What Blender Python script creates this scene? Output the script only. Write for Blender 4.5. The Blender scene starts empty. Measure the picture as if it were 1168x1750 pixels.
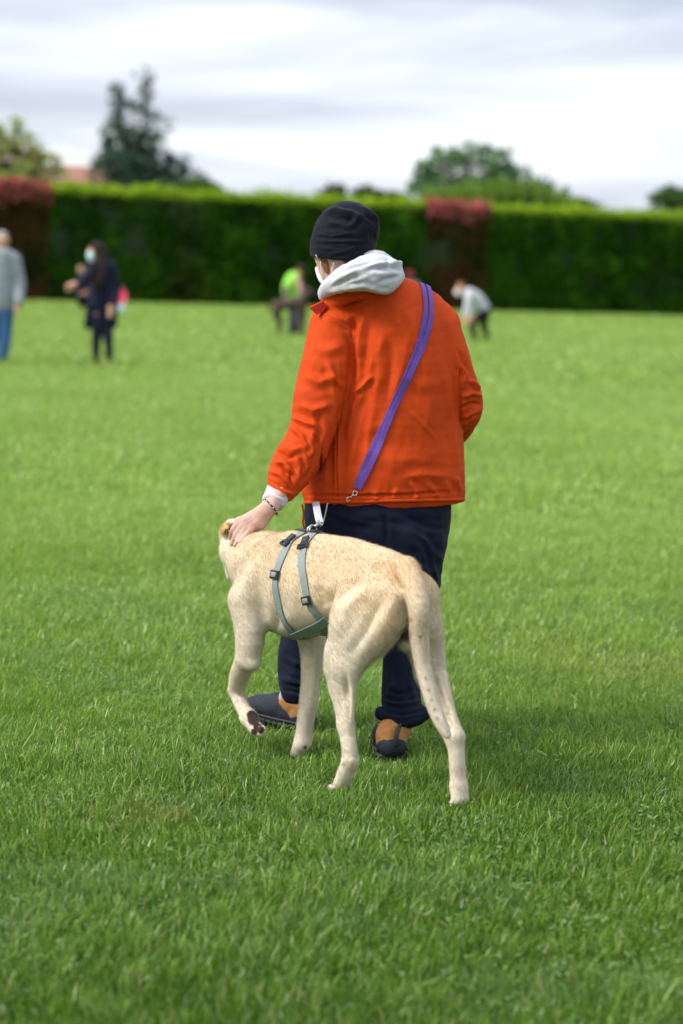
import bpy, math, random
import numpy as np
from mathutils import Vector, Matrix
from mathutils.bvhtree import BVHTree

random.seed(7)
RNG = np.random.default_rng(11)
SC = bpy.context.scene
COL = SC.collection

# ------------------------------------------------------------------ camera
FPX, EYE = 4132.0, 1.6            # focal length in photo pixels, eye height in metres
_roll = math.radians(2.08)
_pitch = math.atan((875 - 425) / FPX)
_f = np.array([0, math.cos(_pitch), -math.sin(_pitch)])
_r0 = np.array([1.0, 0, 0]); _u0 = np.cross(_r0, _f)
_R = _r0 * math.cos(_roll) + _u0 * math.sin(_roll)
_U = _u0 * math.cos(_roll) - _r0 * math.sin(_roll)
_C = np.array([0, 0, EYE])
cam_d = bpy.data.cameras.new('camera')
cam = bpy.data.objects.new('camera', cam_d); COL.objects.link(cam)
M = Matrix.Identity(4)
for i in range(3):
    M[i][0] = _R[i]; M[i][1] = _U[i]; M[i][2] = -_f[i]; M[i][3] = _C[i]
cam.matrix_world = M
cam_d.sensor_fit = 'VERTICAL'; cam_d.sensor_height = 36.0; cam_d.sensor_width = 24.0
cam_d.lens = 36.0 * FPX / 1750.0
cam_d.clip_start = 0.1; cam_d.clip_end = 3000
cam_d.dof.use_dof = True
cam_d.dof.focus_distance = 7.45
cam_d.dof.aperture_fstop = 2.2
cam_d.dof.aperture_blades = 9
SC.camera = cam

# ------------------------------------------------------------------ world, sun, exposure
SUN_TO = Vector((-0.70, -0.26, 0.66)).normalized()     # from the place towards the sun
SUN_EL = math.asin(SUN_TO.z); SUN_AZ = math.atan2(SUN_TO.x, SUN_TO.y)
world = bpy.data.worlds.new('World'); SC.world = world; world.use_nodes = True
wn, wl = world.node_tree.nodes, world.node_tree.links
wn.clear()
w_out = wn.new('ShaderNodeOutputWorld'); w_bg = wn.new('ShaderNodeBackground')
w_bg.inputs['Strength'].default_value = 0.1
w_sky = wn.new('ShaderNodeTexSky'); w_sky.sky_type = 'NISHITA'; w_sky.sun_disc = False
w_sky.sun_elevation = SUN_EL; w_sky.sun_rotation = SUN_AZ
w_tc = wn.new('ShaderNodeTexCoord')
w_map = wn.new('ShaderNodeMapping'); w_map.inputs['Scale'].default_value = (3.4, 3.4, 29.0)
w_map.inputs['Rotation'].default_value = (0, math.radians(1.5), 0)
w_n1 = wn.new('ShaderNodeTexNoise'); w_n1.inputs['Scale'].default_value = 1.15
w_n1.inputs['Detail'].default_value = 6; w_n1.inputs['Roughness'].default_value = 0.52
w_n1.inputs['Distortion'].default_value = 0.55
w_ramp = wn.new('ShaderNodeValToRGB')
cr = w_ramp.color_ramp
cr.elements[0].position = 0.36; cr.elements[0].color = (0.45, 0.50, 0.60, 1)
cr.elements[1].position = 0.64; cr.elements[1].color = (0.885, 0.90, 0.95, 1)
e = cr.elements.new(0.515); e.color = (0.69, 0.735, 0.82, 1)
w_gain = wn.new('ShaderNodeVectorMath'); w_gain.operation = 'SCALE'; w_gain.inputs['Scale'].default_value = 10.0
w_mix = wn.new('ShaderNodeMix'); w_mix.data_type = 'RGBA'; w_mix.inputs['Factor'].default_value = 0.9
wl.new(w_tc.outputs['Generated'], w_map.inputs['Vector'])
wl.new(w_map.outputs['Vector'], w_n1.inputs['Vector'])
wl.new(w_n1.outputs['Fac'], w_ramp.inputs['Fac'])
w_sep = wn.new('ShaderNodeSeparateXYZ'); w_zen = wn.new('ShaderNodeMapRange')      # an overcast sky is brighter overhead than at the horizon
w_zen.inputs['From Min'].default_value = 0.10; w_zen.inputs['From Max'].default_value = 1.0
w_zen.inputs['To Min'].default_value = 8.3; w_zen.inputs['To Max'].default_value = 14.0
wl.new(w_tc.outputs['Generated'], w_sep.inputs['Vector']); wl.new(w_sep.outputs['Z'], w_zen.inputs['Value'])
wl.new(w_ramp.outputs['Color'], w_gain.inputs[0]); wl.new(w_zen.outputs['Result'], w_gain.inputs['Scale'])
wl.new(w_sky.outputs['Color'], w_mix.inputs['A']); wl.new(w_gain.outputs['Vector'], w_mix.inputs['B'])
wl.new(w_mix.outputs['Result'], w_bg.inputs['Color']); wl.new(w_bg.outputs['Background'], w_out.inputs['Surface'])

sun_d = bpy.data.lights.new('sun', 'SUN'); sun_d.energy = 2.7; sun_d.angle = math.radians(20)
sun_d.color = (1.0, 0.94, 0.86)
sun = bpy.data.objects.new('sun', sun_d); COL.objects.link(sun)
sun.rotation_euler = SUN_TO.to_track_quat('Z', 'Y').to_euler()

SC.view_settings.view_transform = 'Standard'
SC.view_settings.look = 'None'
SC.view_settings.exposure = 0.70
SC.view_settings.gamma = 1.0
SC.render.engine = 'CYCLES'

# ------------------------------------------------------------------ photo measuring helpers
def ray(px, py): return _f + _R * (px - 584) / FPX - _U * (py - 875) / FPX
def W(px, py, Y):
    d = ray(px, py); return _C + d * (Y / d[1])
def G(px, py, z=0.0):
    d = ray(px, py); return _C + d * ((z - EYE) / d[2])
def proj(P):
    q = np.asarray(P, float) - _C; w = q @ _f
    return np.stack([584 + FPX * (q @ _R) / w, 875 - FPX * (q @ _U) / w], -1)
def mpp(Y): return Y / FPX * 1.006

# ------------------------------------------------------------------ object helpers
def tag(o, label=None, cat=None, group=None, kind=None):
    if label: o['label'] = label
    if cat: o['category'] = cat
    if group: o['group'] = group
    if kind: o['kind'] = kind
    return o

def make_mesh(name, V, Fc, mat=None, parent=None, smooth=True, loc=None, cols=None):
    """V (n,3), Fc (m,k) array or list of such arrays with different k"""
    V = np.asarray(V, np.float32)
    if not isinstance(Fc, list): Fc = [Fc]
    Fc = [np.asarray(f, np.int32) for f in Fc if len(f)]
    me = bpy.data.meshes.new(name)
    me.vertices.add(len(V)); me.vertices.foreach_set('co', V.ravel())
    loops = np.concatenate([f.ravel() for f in Fc]); tot = np.concatenate([np.full(len(f), f.shape[1], np.int32) for f in Fc])
    st = np.concatenate([[0], np.cumsum(tot)[:-1]]).astype(np.int32)
    me.loops.add(len(loops)); me.loops.foreach_set('vertex_index', loops)
    me.polygons.add(len(tot)); me.polygons.foreach_set('loop_start', st); me.polygons.foreach_set('loop_total', tot)
    me.polygons.foreach_set('use_smooth', np.full(len(tot), smooth, bool))
    if cols is not None:
        ca = me.color_attributes.new('Col', 'FLOAT_COLOR', 'POINT')
        c4 = np.ones((len(V), 4), np.float32); c4[:, :3] = cols
        ca.data.foreach_set('color', c4.ravel())
    me.update(calc_edges=True); me.validate()
    if mat: me.materials.append(mat)
    o = bpy.data.objects.new(name, me); COL.objects.link(o)
    if parent: o.parent = parent
    if loc is not None: o.location = loc
    return o

def empty(name, loc, rz=0.0):
    o = bpy.data.objects.new(name, None); COL.objects.link(o)
    o.location = loc; o.rotation_euler = (0, 0, rz); o.empty_display_size = 0.1
    return o

# ------------------------------------------------------------------ numeric helpers
def _hash(i, j, k, seed):
    h = (i * 374761393 + j * 668265263 + k * 2147483647 + seed * 974711) & 0xffffffff
    h = ((h ^ (h >> 13)) * 1274126177) & 0xffffffff
    return ((h ^ (h >> 16)) & 0xffff) / 65535.0
def vnoise(P, seed=0):
    P = np.asarray(P, float); I = np.floor(P).astype(np.int64); f = P - I; f = f * f * (3 - 2 * f)
    r = 0
    for a in (0, 1):
        for b in (0, 1):
            for c in (0, 1):
                w = (f[:, 0] if a else 1 - f[:, 0]) * (f[:, 1] if b else 1 - f[:, 1]) * (f[:, 2] if c else 1 - f[:, 2])
                r = r + w * _hash(I[:, 0] + a, I[:, 1] + b, I[:, 2] + c, seed)
    return r * 2 - 1
def fbm(P, oct=3, seed=0):
    s = 0; a = 1.0; P = np.asarray(P, float)
    for o in range(oct):
        s = s + a * vnoise(P * 2 ** o + 17.3 * o, seed + o); a *= 0.5
    return s

def vnormals(V, Fc):
    a, b = V[Fc[:, 2]] - V[Fc[:, 0]], V[Fc[:, 3 if Fc.shape[1] == 4 else 1]] - V[Fc[:, 1 if Fc.shape[1] == 4 else 0]]
    n = np.cross(a, b)
    if Fc.shape[1] == 3: n = -n
    N = np.zeros_like(V)
    for c in range(Fc.shape[1]):
        for x in range(3): N[:, x] += np.bincount(Fc[:, c], n[:, x], len(V))
    return N / (np.linalg.norm(N, axis=1, keepdims=True) + 1e-12)

def smooth_mesh(V, Fc, it=2, lam=0.5, mu=-0.52):
    k = Fc.shape[1]
    A = np.concatenate([Fc[:, i] for i in range(k)] * 1); B = np.concatenate([Fc[:, (i + 1) % k] for i in range(k)])
    src = np.concatenate([A, B]); dst = np.concatenate([B, A])
    cnt = np.bincount(src, minlength=len(V)).astype(float)[:, None] + 1e-9
    for i in range(it):
        for l in (lam, mu):
            S = np.stack([np.bincount(src, V[dst, x], len(V)) for x in range(3)], -1)
            V = V + l * (S / cnt - V)
    return V

class Field:
    """A signed distance field on a (possibly uneven) grid; chains of elliptical cones blend smoothly into it."""
    def __init__(self, xs, ys, zs):
        self.ax = [np.asarray(a, np.float32) for a in (xs, ys, zs)]
        self.v = np.full([len(a) for a in self.ax], 0.5, np.float32)
    @classmethod
    def box(cls, lo, hi, h):
        return cls(*[np.arange(l, u + h, h) for l, u in zip(lo, hi)])
    def seg(self, A, B, ra, rb, U=(1, 0, 0), k=0.02, cut=False, m=None):
        A, B = np.asarray(A, float), np.asarray(B, float)
        ra = (ra, ra) if np.isscalar(ra) else ra; rb = (rb, rb) if np.isscalar(rb) else rb
        L = np.linalg.norm(B - A) + 1e-6; n = (B - A) / L
        U = np.asarray(U, float); U = U - (U @ n) * n
        if np.linalg.norm(U) < 1e-3: U = np.cross(n, (0.3, 0.9, 0.2))
        U /= np.linalg.norm(U); Vv = np.cross(n, U)
        m = m or max(*ra, *rb) * 1.15 + 1.6 * k + 0.05
        lo, hi = np.minimum(A, B) - m, np.maximum(A, B) + m
        sl = []
        for a, l, u in zip(self.ax, lo, hi):
            i0, i1 = np.searchsorted(a, l), np.searchsorted(a, u)
            if i1 <= i0: return
            sl.append(slice(i0, i1))
        x = (self.ax[0][sl[0]] - A[0])[:, None, None]; y = (self.ax[1][sl[1]] - A[1])[None, :, None]; z = (self.ax[2][sl[2]] - A[2])[None, None, :]
        w = x * n[0] + y * n[1] + z * n[2]
        t = np.clip(w / L, 0, 1); e = w - t * L
        u = x * U[0] + y * U[1] + z * U[2]; v = x * Vv[0] + y * Vv[1] + z * Vv[2]
        a = ra[0] + (rb[0] - ra[0]) * t; b = ra[1] + (rb[1] - ra[1]) * t; c = np.minimum(a, b)
        r = np.sqrt((u / a) ** 2 + (v / b) ** 2 + (e / c) ** 2) + 1e-5
        g = np.sqrt((u / a ** 2) ** 2 + (v / b ** 2) ** 2 + (e / c ** 2) ** 2) + 1e-5 / c
        d = (r * (r - 1) / g).astype(np.float32)
        cur = self.v[tuple(sl)]
        if cut:
            hh = np.maximum(k - np.abs(cur + d), 0) / k if k > 0 else 0
            self.v[tuple(sl)] = np.maximum(cur, -d) + hh * hh * k * 0.25
        else:
            hh = np.maximum(k - np.abs(cur - d), 0) / k if k > 0 else 0
            self.v[tuple(sl)] = np.minimum(cur, d) - hh * hh * k * 0.25
    def chain(self, pts, rads, U=(1, 0, 0), k=0.02, cut=False):
        pts = np.array([np.asarray(p, float) for p in pts]); rads = np.array([(r, r) if np.isscalar(r) else r for r in rads], float)
        if len(pts) > 2:                               # round off the joints
            Z = resample(np.concatenate([pts, rads * 1.0], 1), 3 * (len(pts) - 1) + 1, 3)
            pts, rads = Z[:, :3], np.maximum(Z[:, 3:], .002)
        m = rads.max() * 1.15 + 1.6 * k + .05
        sl = []
        for a, l, u in zip(self.ax, pts.min(0) - m, pts.max(0) + m):
            i0, i1 = np.searchsorted(a, l), np.searchsorted(a, u)
            if i1 <= i0: return
            sl.append(slice(i0, i1))
        sub = Field(*[a[q] for a, q in zip(self.ax, sl)])
        for i in range(len(pts) - 1): sub.seg(pts[i], pts[i + 1], tuple(rads[i]), tuple(rads[i + 1]), U, 0, False, m)
        cur, d = self.v[tuple(sl)], sub.v
        if cut: d = -d; self.v[tuple(sl)] = np.maximum(cur, d) + np.maximum(k - np.abs(cur - d), 0) ** 2 / k * 0.25
        else: self.v[tuple(sl)] = np.minimum(cur, d) - np.maximum(k - np.abs(cur - d), 0) ** 2 / k * 0.25
    def ball(self, P, r, U=(1, 0, 0), k=0.02, cut=False):
        P = np.asarray(P, float); self.seg(P, P + (0, 0, 1e-4), r, r, U, k, cut)
    def plane(self, P, n, k=0.004):
        """keep only the side where (x-P).n < 0"""
        n = np.asarray(n, float) / np.linalg.norm(n)
        d = ((self.ax[0] - P[0])[:, None, None] * n[0] + (self.ax[1] - P[1])[None, :, None] * n[1] + (self.ax[2] - P[2])[None, None, :] * n[2]).astype(np.float32)
        hh = np.maximum(k - np.abs(self.v - d), 0) / k
        self.v = np.maximum(self.v, d) + hh * hh * k * 0.25
    def mesh(self, smooth=2):
        v = self.v; X, Y, Z = self.ax
        ins = v < 0
        nx, ny, nz = v.shape
        cs = np.zeros((nx - 1, ny - 1, nz - 1), np.int8)
        cor = [(a, b, c) for a in (0, 1) for b in (0, 1) for c in (0, 1)]
        for a, b, c in cor: cs += ins[a:nx - 1 + a, b:ny - 1 + b, c:nz - 1 + c]
        I, J, K = np.nonzero((cs > 0) & (cs < 8))
        vid = np.full(cs.shape, -1, np.int32); vid[I, J, K] = np.arange(len(I))
        S = np.zeros((len(I), 3)); N = np.zeros(len(I))
        for p in cor:
            for ax in range(3):
                if p[ax]: continue
                q = list(p); q[ax] = 1
                va = v[I + p[0], J + p[1], K + p[2]]; vb = v[I + q[0], J + q[1], K + q[2]]
                m = (va < 0) != (vb < 0)
                t = np.where(m, va / np.where(m, va - vb, 1), 0)
                Pa = np.stack([X[I + p[0]], Y[J + p[1]], Z[K + p[2]]], -1); Pb = np.stack([X[I + q[0]], Y[J + q[1]], Z[K + q[2]]], -1)
                S[m] += (Pa + t[:, None] * (Pb - Pa))[m]; N += m
        V = S / N[:, None]
        Q = []
        for ax in range(3):
            o1, o2 = [(1, 2), (2, 0), (0, 1)][ax]
            s0 = [slice(None)] * 3; s1 = [slice(None)] * 3
            s0[ax] = slice(0, -1); s1[ax] = slice(1, None)
            a, b = ins[tuple(s0)], ins[tuple(s1)]
            for sign in (0, 1):
                m = (a & ~b) if sign == 0 else (~a & b)
                ii = np.stack(np.nonzero(m), -1)
                ok = (ii[:, o1] > 0) & (ii[:, o2] > 0) & (ii[:, o1] < v.shape[o1] - 1) & (ii[:, o2] < v.shape[o2] - 1)
                ii = ii[ok]
                c = []
                for d1, d2 in ((-1, -1), (0, -1), (0, 0), (-1, 0)):
                    jj = ii.copy(); jj[:, o1] += d1; jj[:, o2] += d2
                    c.append(vid[jj[:, 0], jj[:, 1], jj[:, 2]])
                q = np.stack(c, -1)
                if sign: q = q[:, ::-1]
                Q.append(q)
        Fc = np.concatenate(Q)
        if smooth: V = smooth_mesh(V, Fc, smooth)
        return V, Fc

def bvh_of(V, Fc): return BVHTree.FromPolygons([tuple(v) for v in V.tolist()], Fc.tolist())
def cam_hit(bvh, px, py):
    d = ray(px, py); h = bvh.ray_cast(Vector(_C), Vector(d).normalized())
    if h[0] is None: return None
    return np.array(h[0]), np.array(h[1])

def folds(V, N, items):
    """real cloth folds: each item = (polyline in photo pixels, half width px, height in mm); only on the side that faces the camera"""
    p = proj(V); view = V - _C; view /= np.linalg.norm(view, axis=1, keepdims=True)
    face = np.clip(-(N * view).sum(1) * 3 + 0.3, 0, 1)
    D = np.zeros(len(V))
    for pts, w, amp in items:
        pts = np.asarray(pts, float)
        seglen = np.linalg.norm(np.diff(pts, axis=0), axis=1); tot = seglen.sum(); acc = 0
        best = np.full(len(V), 1e9); tt = np.zeros(len(V))
        for i in range(len(pts) - 1):
            a, d = pts[i], pts[i + 1] - pts[i]
            t = np.clip(((p - a) @ d) / (d @ d), 0, 1); dist = np.linalg.norm(p - a - t[:, None] * d, axis=1)
            m = dist < best; best[m] = dist[m]; tt[m] = (acc + t[m] * seglen[i]) / tot; acc += seglen[i]
        fade = np.clip(np.minimum(tt, 1 - tt) * 4 + 0.12, 0, 1)
        w = w * .85; prof = np.exp(-(best / w) ** 1.5) - 0.35 * np.exp(-((best - 2.0 * w) / w) ** 2)
        D += 1.35 * amp * 1e-3 * prof * fade
    return V + N * (D * face)[:, None]

def tube(pts, r, n=8, closed=False):
    pts = np.asarray(pts, float); m = len(pts)
    r = np.full(m, r) if np.isscalar(r) else np.asarray(r, float)
    T = np.gradient(pts, axis=0) if not closed else np.roll(pts, -1, 0) - np.roll(pts, 1, 0)
    T /= np.linalg.norm(T, axis=1, keepdims=True) + 1e-9
    up = np.array([0.13, 0.31, 0.94]); V = []
    for i in range(m):
        a = np.cross(T[i], up); a /= np.linalg.norm(a) + 1e-9; b = np.cross(a, T[i])
        for j in range(n):
            an = 2 * math.pi * j / n
            V.append(pts[i] + r[i] * (math.cos(an) * a + math.sin(an) * b))
    Fc = []
    for i in range(m if closed else m - 1):
        for j in range(n):
            i2 = (i + 1) % m
            Fc.append((i * n + j, i * n + (j + 1) % n, i2 * n + (j + 1) % n, i2 * n + j))
    if not closed:
        V.append(pts[0]); V.append(pts[-1]); c0, c1 = len(V) - 2, len(V) - 1
        for j in range(n):
            Fc.append((c0, (j + 1) % n, j, j)); Fc.append((c1, (m - 1) * n + j, (m - 1) * n + (j + 1) % n, (m - 1) * n + (j + 1) % n))
    V = np.array(V); Q = [f for f in Fc if len(set(f)) == 4]; T3 = [f[:3] for f in Fc if len(set(f)) == 3]
    return V, Q, T3
def merge(parts):
    V, Q, T3 = [], [], []; o = 0
    for v, q, t in parts:
        V.append(v); Q += [tuple(i + o for i in f) for f in q]; T3 += [tuple(i + o for i in f) for f in t]; o += len(v)
    return np.concatenate(V), [f for f in (np.array(Q), np.array(T3)) if len(f)]
def resample(pts, n, dims=None):
    pts = np.asarray(pts, float); d = np.concatenate([[0], np.cumsum(np.linalg.norm(np.diff(pts[:, :dims], axis=0), axis=1))])
    u = np.linspace(0, d[-1], n)
    # Catmull-Rom through the points
    out = []
    for x in u:
        i = min(np.searchsorted(d, x, side='right') - 1, len(pts) - 2); t = (x - d[i]) / (d[i + 1] - d[i] + 1e-9)
        p0, p1, p2, p3 = pts[max(i - 1, 0)], pts[i], pts[i + 1], pts[min(i + 2, len(pts) - 1)]
        out.append(0.5 * (2 * p1 + (p2 - p0) * t + (2 * p0 - 5 * p1 + 4 * p2 - p3) * t * t + (3 * p1 - p0 - 3 * p2 + p3) * t ** 3))
    return np.array(out)
def ribbon(P, N, w, th=0.003, lift=0.002, closed=False):
    """a webbing strap of width w lying on points P with outward normals N"""
    P, N = np.asarray(P, float), np.asarray(N, float); m = len(P)
    N = N / np.linalg.norm(N, axis=1, keepdims=True)
    T = np.gradient(P, axis=0) if not closed else np.roll(P, -1, 0) - np.roll(P, 1, 0)
    T /= np.linalg.norm(T, axis=1, keepdims=True) + 1e-9
    S = np.cross(T, N); S /= np.linalg.norm(S, axis=1, keepdims=True) + 1e-9
    V = []
    prof = [(-.5, lift), (-.5, lift + th * .7), (-.42, lift + th), (.42, lift + th), (.5, lift + th * .7), (.5, lift)]
    for i in range(m):
        for a, b in prof: V.append(P[i] + S[i] * a * w + N[i] * b)
    n = len(prof); Q = []
    for i in range(m if closed else m - 1):
        for j in range(n):
            i2 = (i + 1) % m
            Q.append((i * n + j, i2 * n + j, i2 * n + (j + 1) % n, i * n + (j + 1) % n))
    if not closed:
        for b0 in (0, (m - 1) * n): Q += [(b0, b0 + 1, b0 + 2, b0 + 3), (b0, b0 + 3, b0 + 4, b0 + 5)]
    return np.array(V), Q, []
def boxgeo(c, X, Y, Z, sx, sy, sz, bev=0.15):
    """a box with chamfered edges round centre c in the frame X, Y, Z"""
    X, Y, Z = [np.asarray(a, float) / np.linalg.norm(a) for a in (X, Y, Z)]
    b = bev * min(sx, sy, sz)
    V = []; 
    for z, ins in ((-sz / 2, b), (-sz / 2 + b, 0), (sz / 2 - b, 0), (sz / 2, b)):
        hx, hy = sx / 2 - ins, sy / 2 - ins
        for x, y in ((-hx, -hy), (hx, -hy), (hx, hy), (-hx, hy)): V.append(np.asarray(c) + X * x + Y * y + Z * z)
    Q = [(3, 2, 1, 0), (12, 13, 14, 15)]
    for l in range(3):
        for j in range(4): Q.append((l * 4 + j, l * 4 + (j + 1) % 4, l * 4 + 4 + (j + 1) % 4, l * 4 + 4 + j))
    return np.array(V), Q, []

# ------------------------------------------------------------------ materials
def new_mat(name):
    m = bpy.data.materials.new(name); m.use_nodes = True
    return m, m.node_tree.nodes, m.node_tree.links, m.node_tree.nodes['Principled BSDF']
def plain(name, c, rough=0.7, noise=0.12, nscale=40, bump=0.0, bscale=200, spec=0.3, sheen=0.0, metal=0.0, coord='Object', c2=None):
    m, n, l, b = new_mat(name)
    tc = n.new('ShaderNodeTexCoord')
    t = n.new('ShaderNodeTexNoise'); t.inputs['Scale'].default_value = nscale; t.inputs['Detail'].default_value = 4
    l.new(tc.outputs[coord], t.inputs['Vector'])
    r = n.new('ShaderNodeValToRGB'); l.new(t.outputs['Fac'], r.inputs['Fac'])
    lo = c2 if c2 else tuple(x * (1 - noise) for x in c); hi = c if c2 else tuple(min(x * (1 + noise), 0.95) for x in c)
    r.color_ramp.elements[0].position = 0.3; r.color_ramp.elements[0].color = (*lo, 1)
    r.color_ramp.elements[1].position = 0.7; r.color_ramp.elements[1].color = (*hi, 1)
    l.new(r.outputs['Color'], b.inputs['Base Color'])
    b.inputs['Roughness'].default_value = rough; b.inputs['Specular IOR Level'].default_value = spec
    b.inputs['Sheen Weight'].default_value = sheen; b.inputs['Sheen Roughness'].default_value = 0.4
    b.inputs['Metallic'].default_value = metal
    if bump:
        t2 = n.new('ShaderNodeTexNoise'); t2.inputs['Scale'].default_value = bscale; t2.inputs['Detail'].default_value = 3
        l.new(tc.outputs[coord], t2.inputs['Vector'])
        bm = n.new('ShaderNodeBump'); bm.inputs['Strength'].default_value = bump; bm.inputs['Distance'].default_value = 0.002
        l.new(t2.outputs['Fac'], bm.inputs['Height']); l.new(bm.outputs['Normal'], b.inputs['Normal'])
    return m
def leafy(name, trans=0.45, rough=0.5, spec=0.35):
    """leaf or blade: colour comes from the per-vertex attribute, some light passes through"""
    m, n, l, b = new_mat(name)
    a = n.new('ShaderNodeAttribute'); a.attribute_name = 'Col'
    l.new(a.outputs['Color'], b.inputs['Base Color']); b.inputs['Roughness'].default_value = rough
    b.inputs['Specular IOR Level'].default_value = spec
    tr = n.new('ShaderNodeBsdfTranslucent'); hs = n.new('ShaderNodeHueSaturation')
    hs.inputs['Value'].default_value = 1.25; hs.inputs['Saturation'].default_value = 1.0
    l.new(a.outputs['Color'], hs.inputs['Color']); l.new(hs.outputs['Color'], tr.inputs['Color'])
    mx = n.new('ShaderNodeMixShader'); mx.inputs['Fac'].default_value = trans
    l.new(b.outputs['BSDF'], mx.inputs[1]); l.new(tr.outputs['BSDF'], mx.inputs[2])
    l.new(mx.outputs['Shader'], n['Material Output'].inputs['Surface'])
    return m
def attr_mat(name, rough=0.75, bump=0.25, bscale=260, noise=0.10, nscale=60, sheen=0.25):
    m, n, l, b = new_mat(name)
    a = n.new('ShaderNodeAttribute'); a.attribute_name = 'Col'
    tc = n.new('ShaderNodeTexCoord'); t = n.new('ShaderNodeTexNoise'); t.inputs['Scale'].default_value = nscale; t.inputs['Detail'].default_value = 5
    l.new(tc.outputs['Object'], t.inputs['Vector'])
    mr = n.new('ShaderNodeMapRange'); mr.inputs['To Min'].default_value = 1 - noise; mr.inputs['To Max'].default_value = 1 + noise
    l.new(t.outputs['Fac'], mr.inputs['Value'])
    mul = n.new('ShaderNodeVectorMath'); mul.operation = 'SCALE'
    l.new(a.outputs['Color'], mul.inputs[0]); l.new(mr.outputs['Result'], mul.inputs['Scale'])
    l.new(mul.outputs['Vector'], b.inputs['Base Color'])
    b.inputs['Roughness'].default_value = rough; b.inputs['Specular IOR Level'].default_value = 0.2
    b.inputs['Sheen Weight'].default_value = sheen
    if bump:
        t2 = n.new('ShaderNodeTexNoise'); t2.inputs['Scale'].default_value = bscale; t2.inputs['Detail'].default_value = 3
        l.new(tc.outputs['Object'], t2.inputs['Vector'])
        bm = n.new('ShaderNodeBump'); bm.inputs['Strength'].default_value = bump; bm.inputs['Distance'].default_value = 0.002
        l.new(t2.outputs['Fac'], bm.inputs['Height']); l.new(bm.outputs['Normal'], b.inputs['Normal'])
    return m

MT = dict(
    orange=plain('orange softshell', (0.51, 0.051, 0.005), 0.75, 0.13, 9, 0.3, 650, 0.14, 0.0),
    orange_in=plain('red lining', (0.55, 0.02, 0.012), 0.6, 0.05),
    hood=plain('light grey sweat cloth', (0.51, 0.515, 0.565), 0.9, 0.06, 90, 0.6, 420, 0.2, 0.2),
    beanie=plain('navy black jersey', (0.0058, 0.0066, 0.0135), 0.85, 0.15, 60, 0.5, 420, 0.15, 0.05),
    trousers=plain('dark navy cotton', (0.0045, 0.0070, 0.020), 0.8, 0.3, 18, 0.4, 420, 0.15, 0.03),
    purple=plain('purple webbing', (0.112, 0.054, 0.29), 0.6, 0.10, 80, 0.3, 700, 0.3),
    greystrap=plain('pale grey webbing', (0.46, 0.48, 0.50), 0.6, 0.08, 80, 0.2, 700),
    harness=plain('grey green webbing', (0.20, 0.245, 0.235), 0.6, 0.08, 120, 0.3, 700, 0.35),
    plastic=plain('black buckle plastic', (0.015, 0.016, 0.018), 0.35, 0.05, 50, spec=0.5),
    metal=plain('bright steel', (0.40, 0.40, 0.41), 0.3, 0.05, 50, metal=1.0),
    skin=plain('skin', (0.54, 0.33, 0.27), 0.55, 0.14, 45, 0.15, 300, 0.35),
    skin_bg=plain('skin of people further off', (0.55, 0.30, 0.21), 0.55, 0.08),
    mask=plain('white mask cloth', (0.68, 0.69, 0.71), 0.8, 0.03, 80, 0.2, 300),
    ginger=plain('ginger hair', (0.20, 0.085, 0.030), 0.6, 0.35, 140, 0.5, 300),
    tanboot=plain('tan nubuck', (0.34, 0.150, 0.045), 0.75, 0.15, 60, 0.3, 400),
    darkboot=plain('navy grey boot cloth', (0.014, 0.017, 0.030), 0.7, 0.4, 50, 0.5, 260),
    sole=plain('dark rubber', (0.035, 0.035, 0.037), 0.6, 0.1, 60),
    sock=plain('grey sock', (0.30, 0.31, 0.33), 0.9, 0.1, 150),
    hedgecore=plain('inner hedge twigs', (0.014, 0.030, 0.006), 0.9, 0.3, 6),
    bark=plain('bark', (0.09, 0.065, 0.045), 0.9, 0.3, 9, 0.5, 30),
    roof=plain('terracotta tiles', (0.26, 0.125, 0.085), 0.8, 0.25, 3),
    wall=plain('pale render', (0.6, 0.55, 0.46), 0.85, 0.06, 4),
    glass=plain('dark window glass', (0.03, 0.035, 0.04), 0.1, 0.1, 4, spec=0.6),
    leaf=leafy('leaves', 0.3, 0.65, 0.08), blade=leafy('grass blades', 0.34, 0.36, 0.55),
)

# ================================================================== SETTING
def mixc(a, b, t):
    a, b, t = np.asarray(a, float), np.asarray(b, float), np.asarray(t, float)
    return a + (b - a) * t[..., None]

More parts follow.
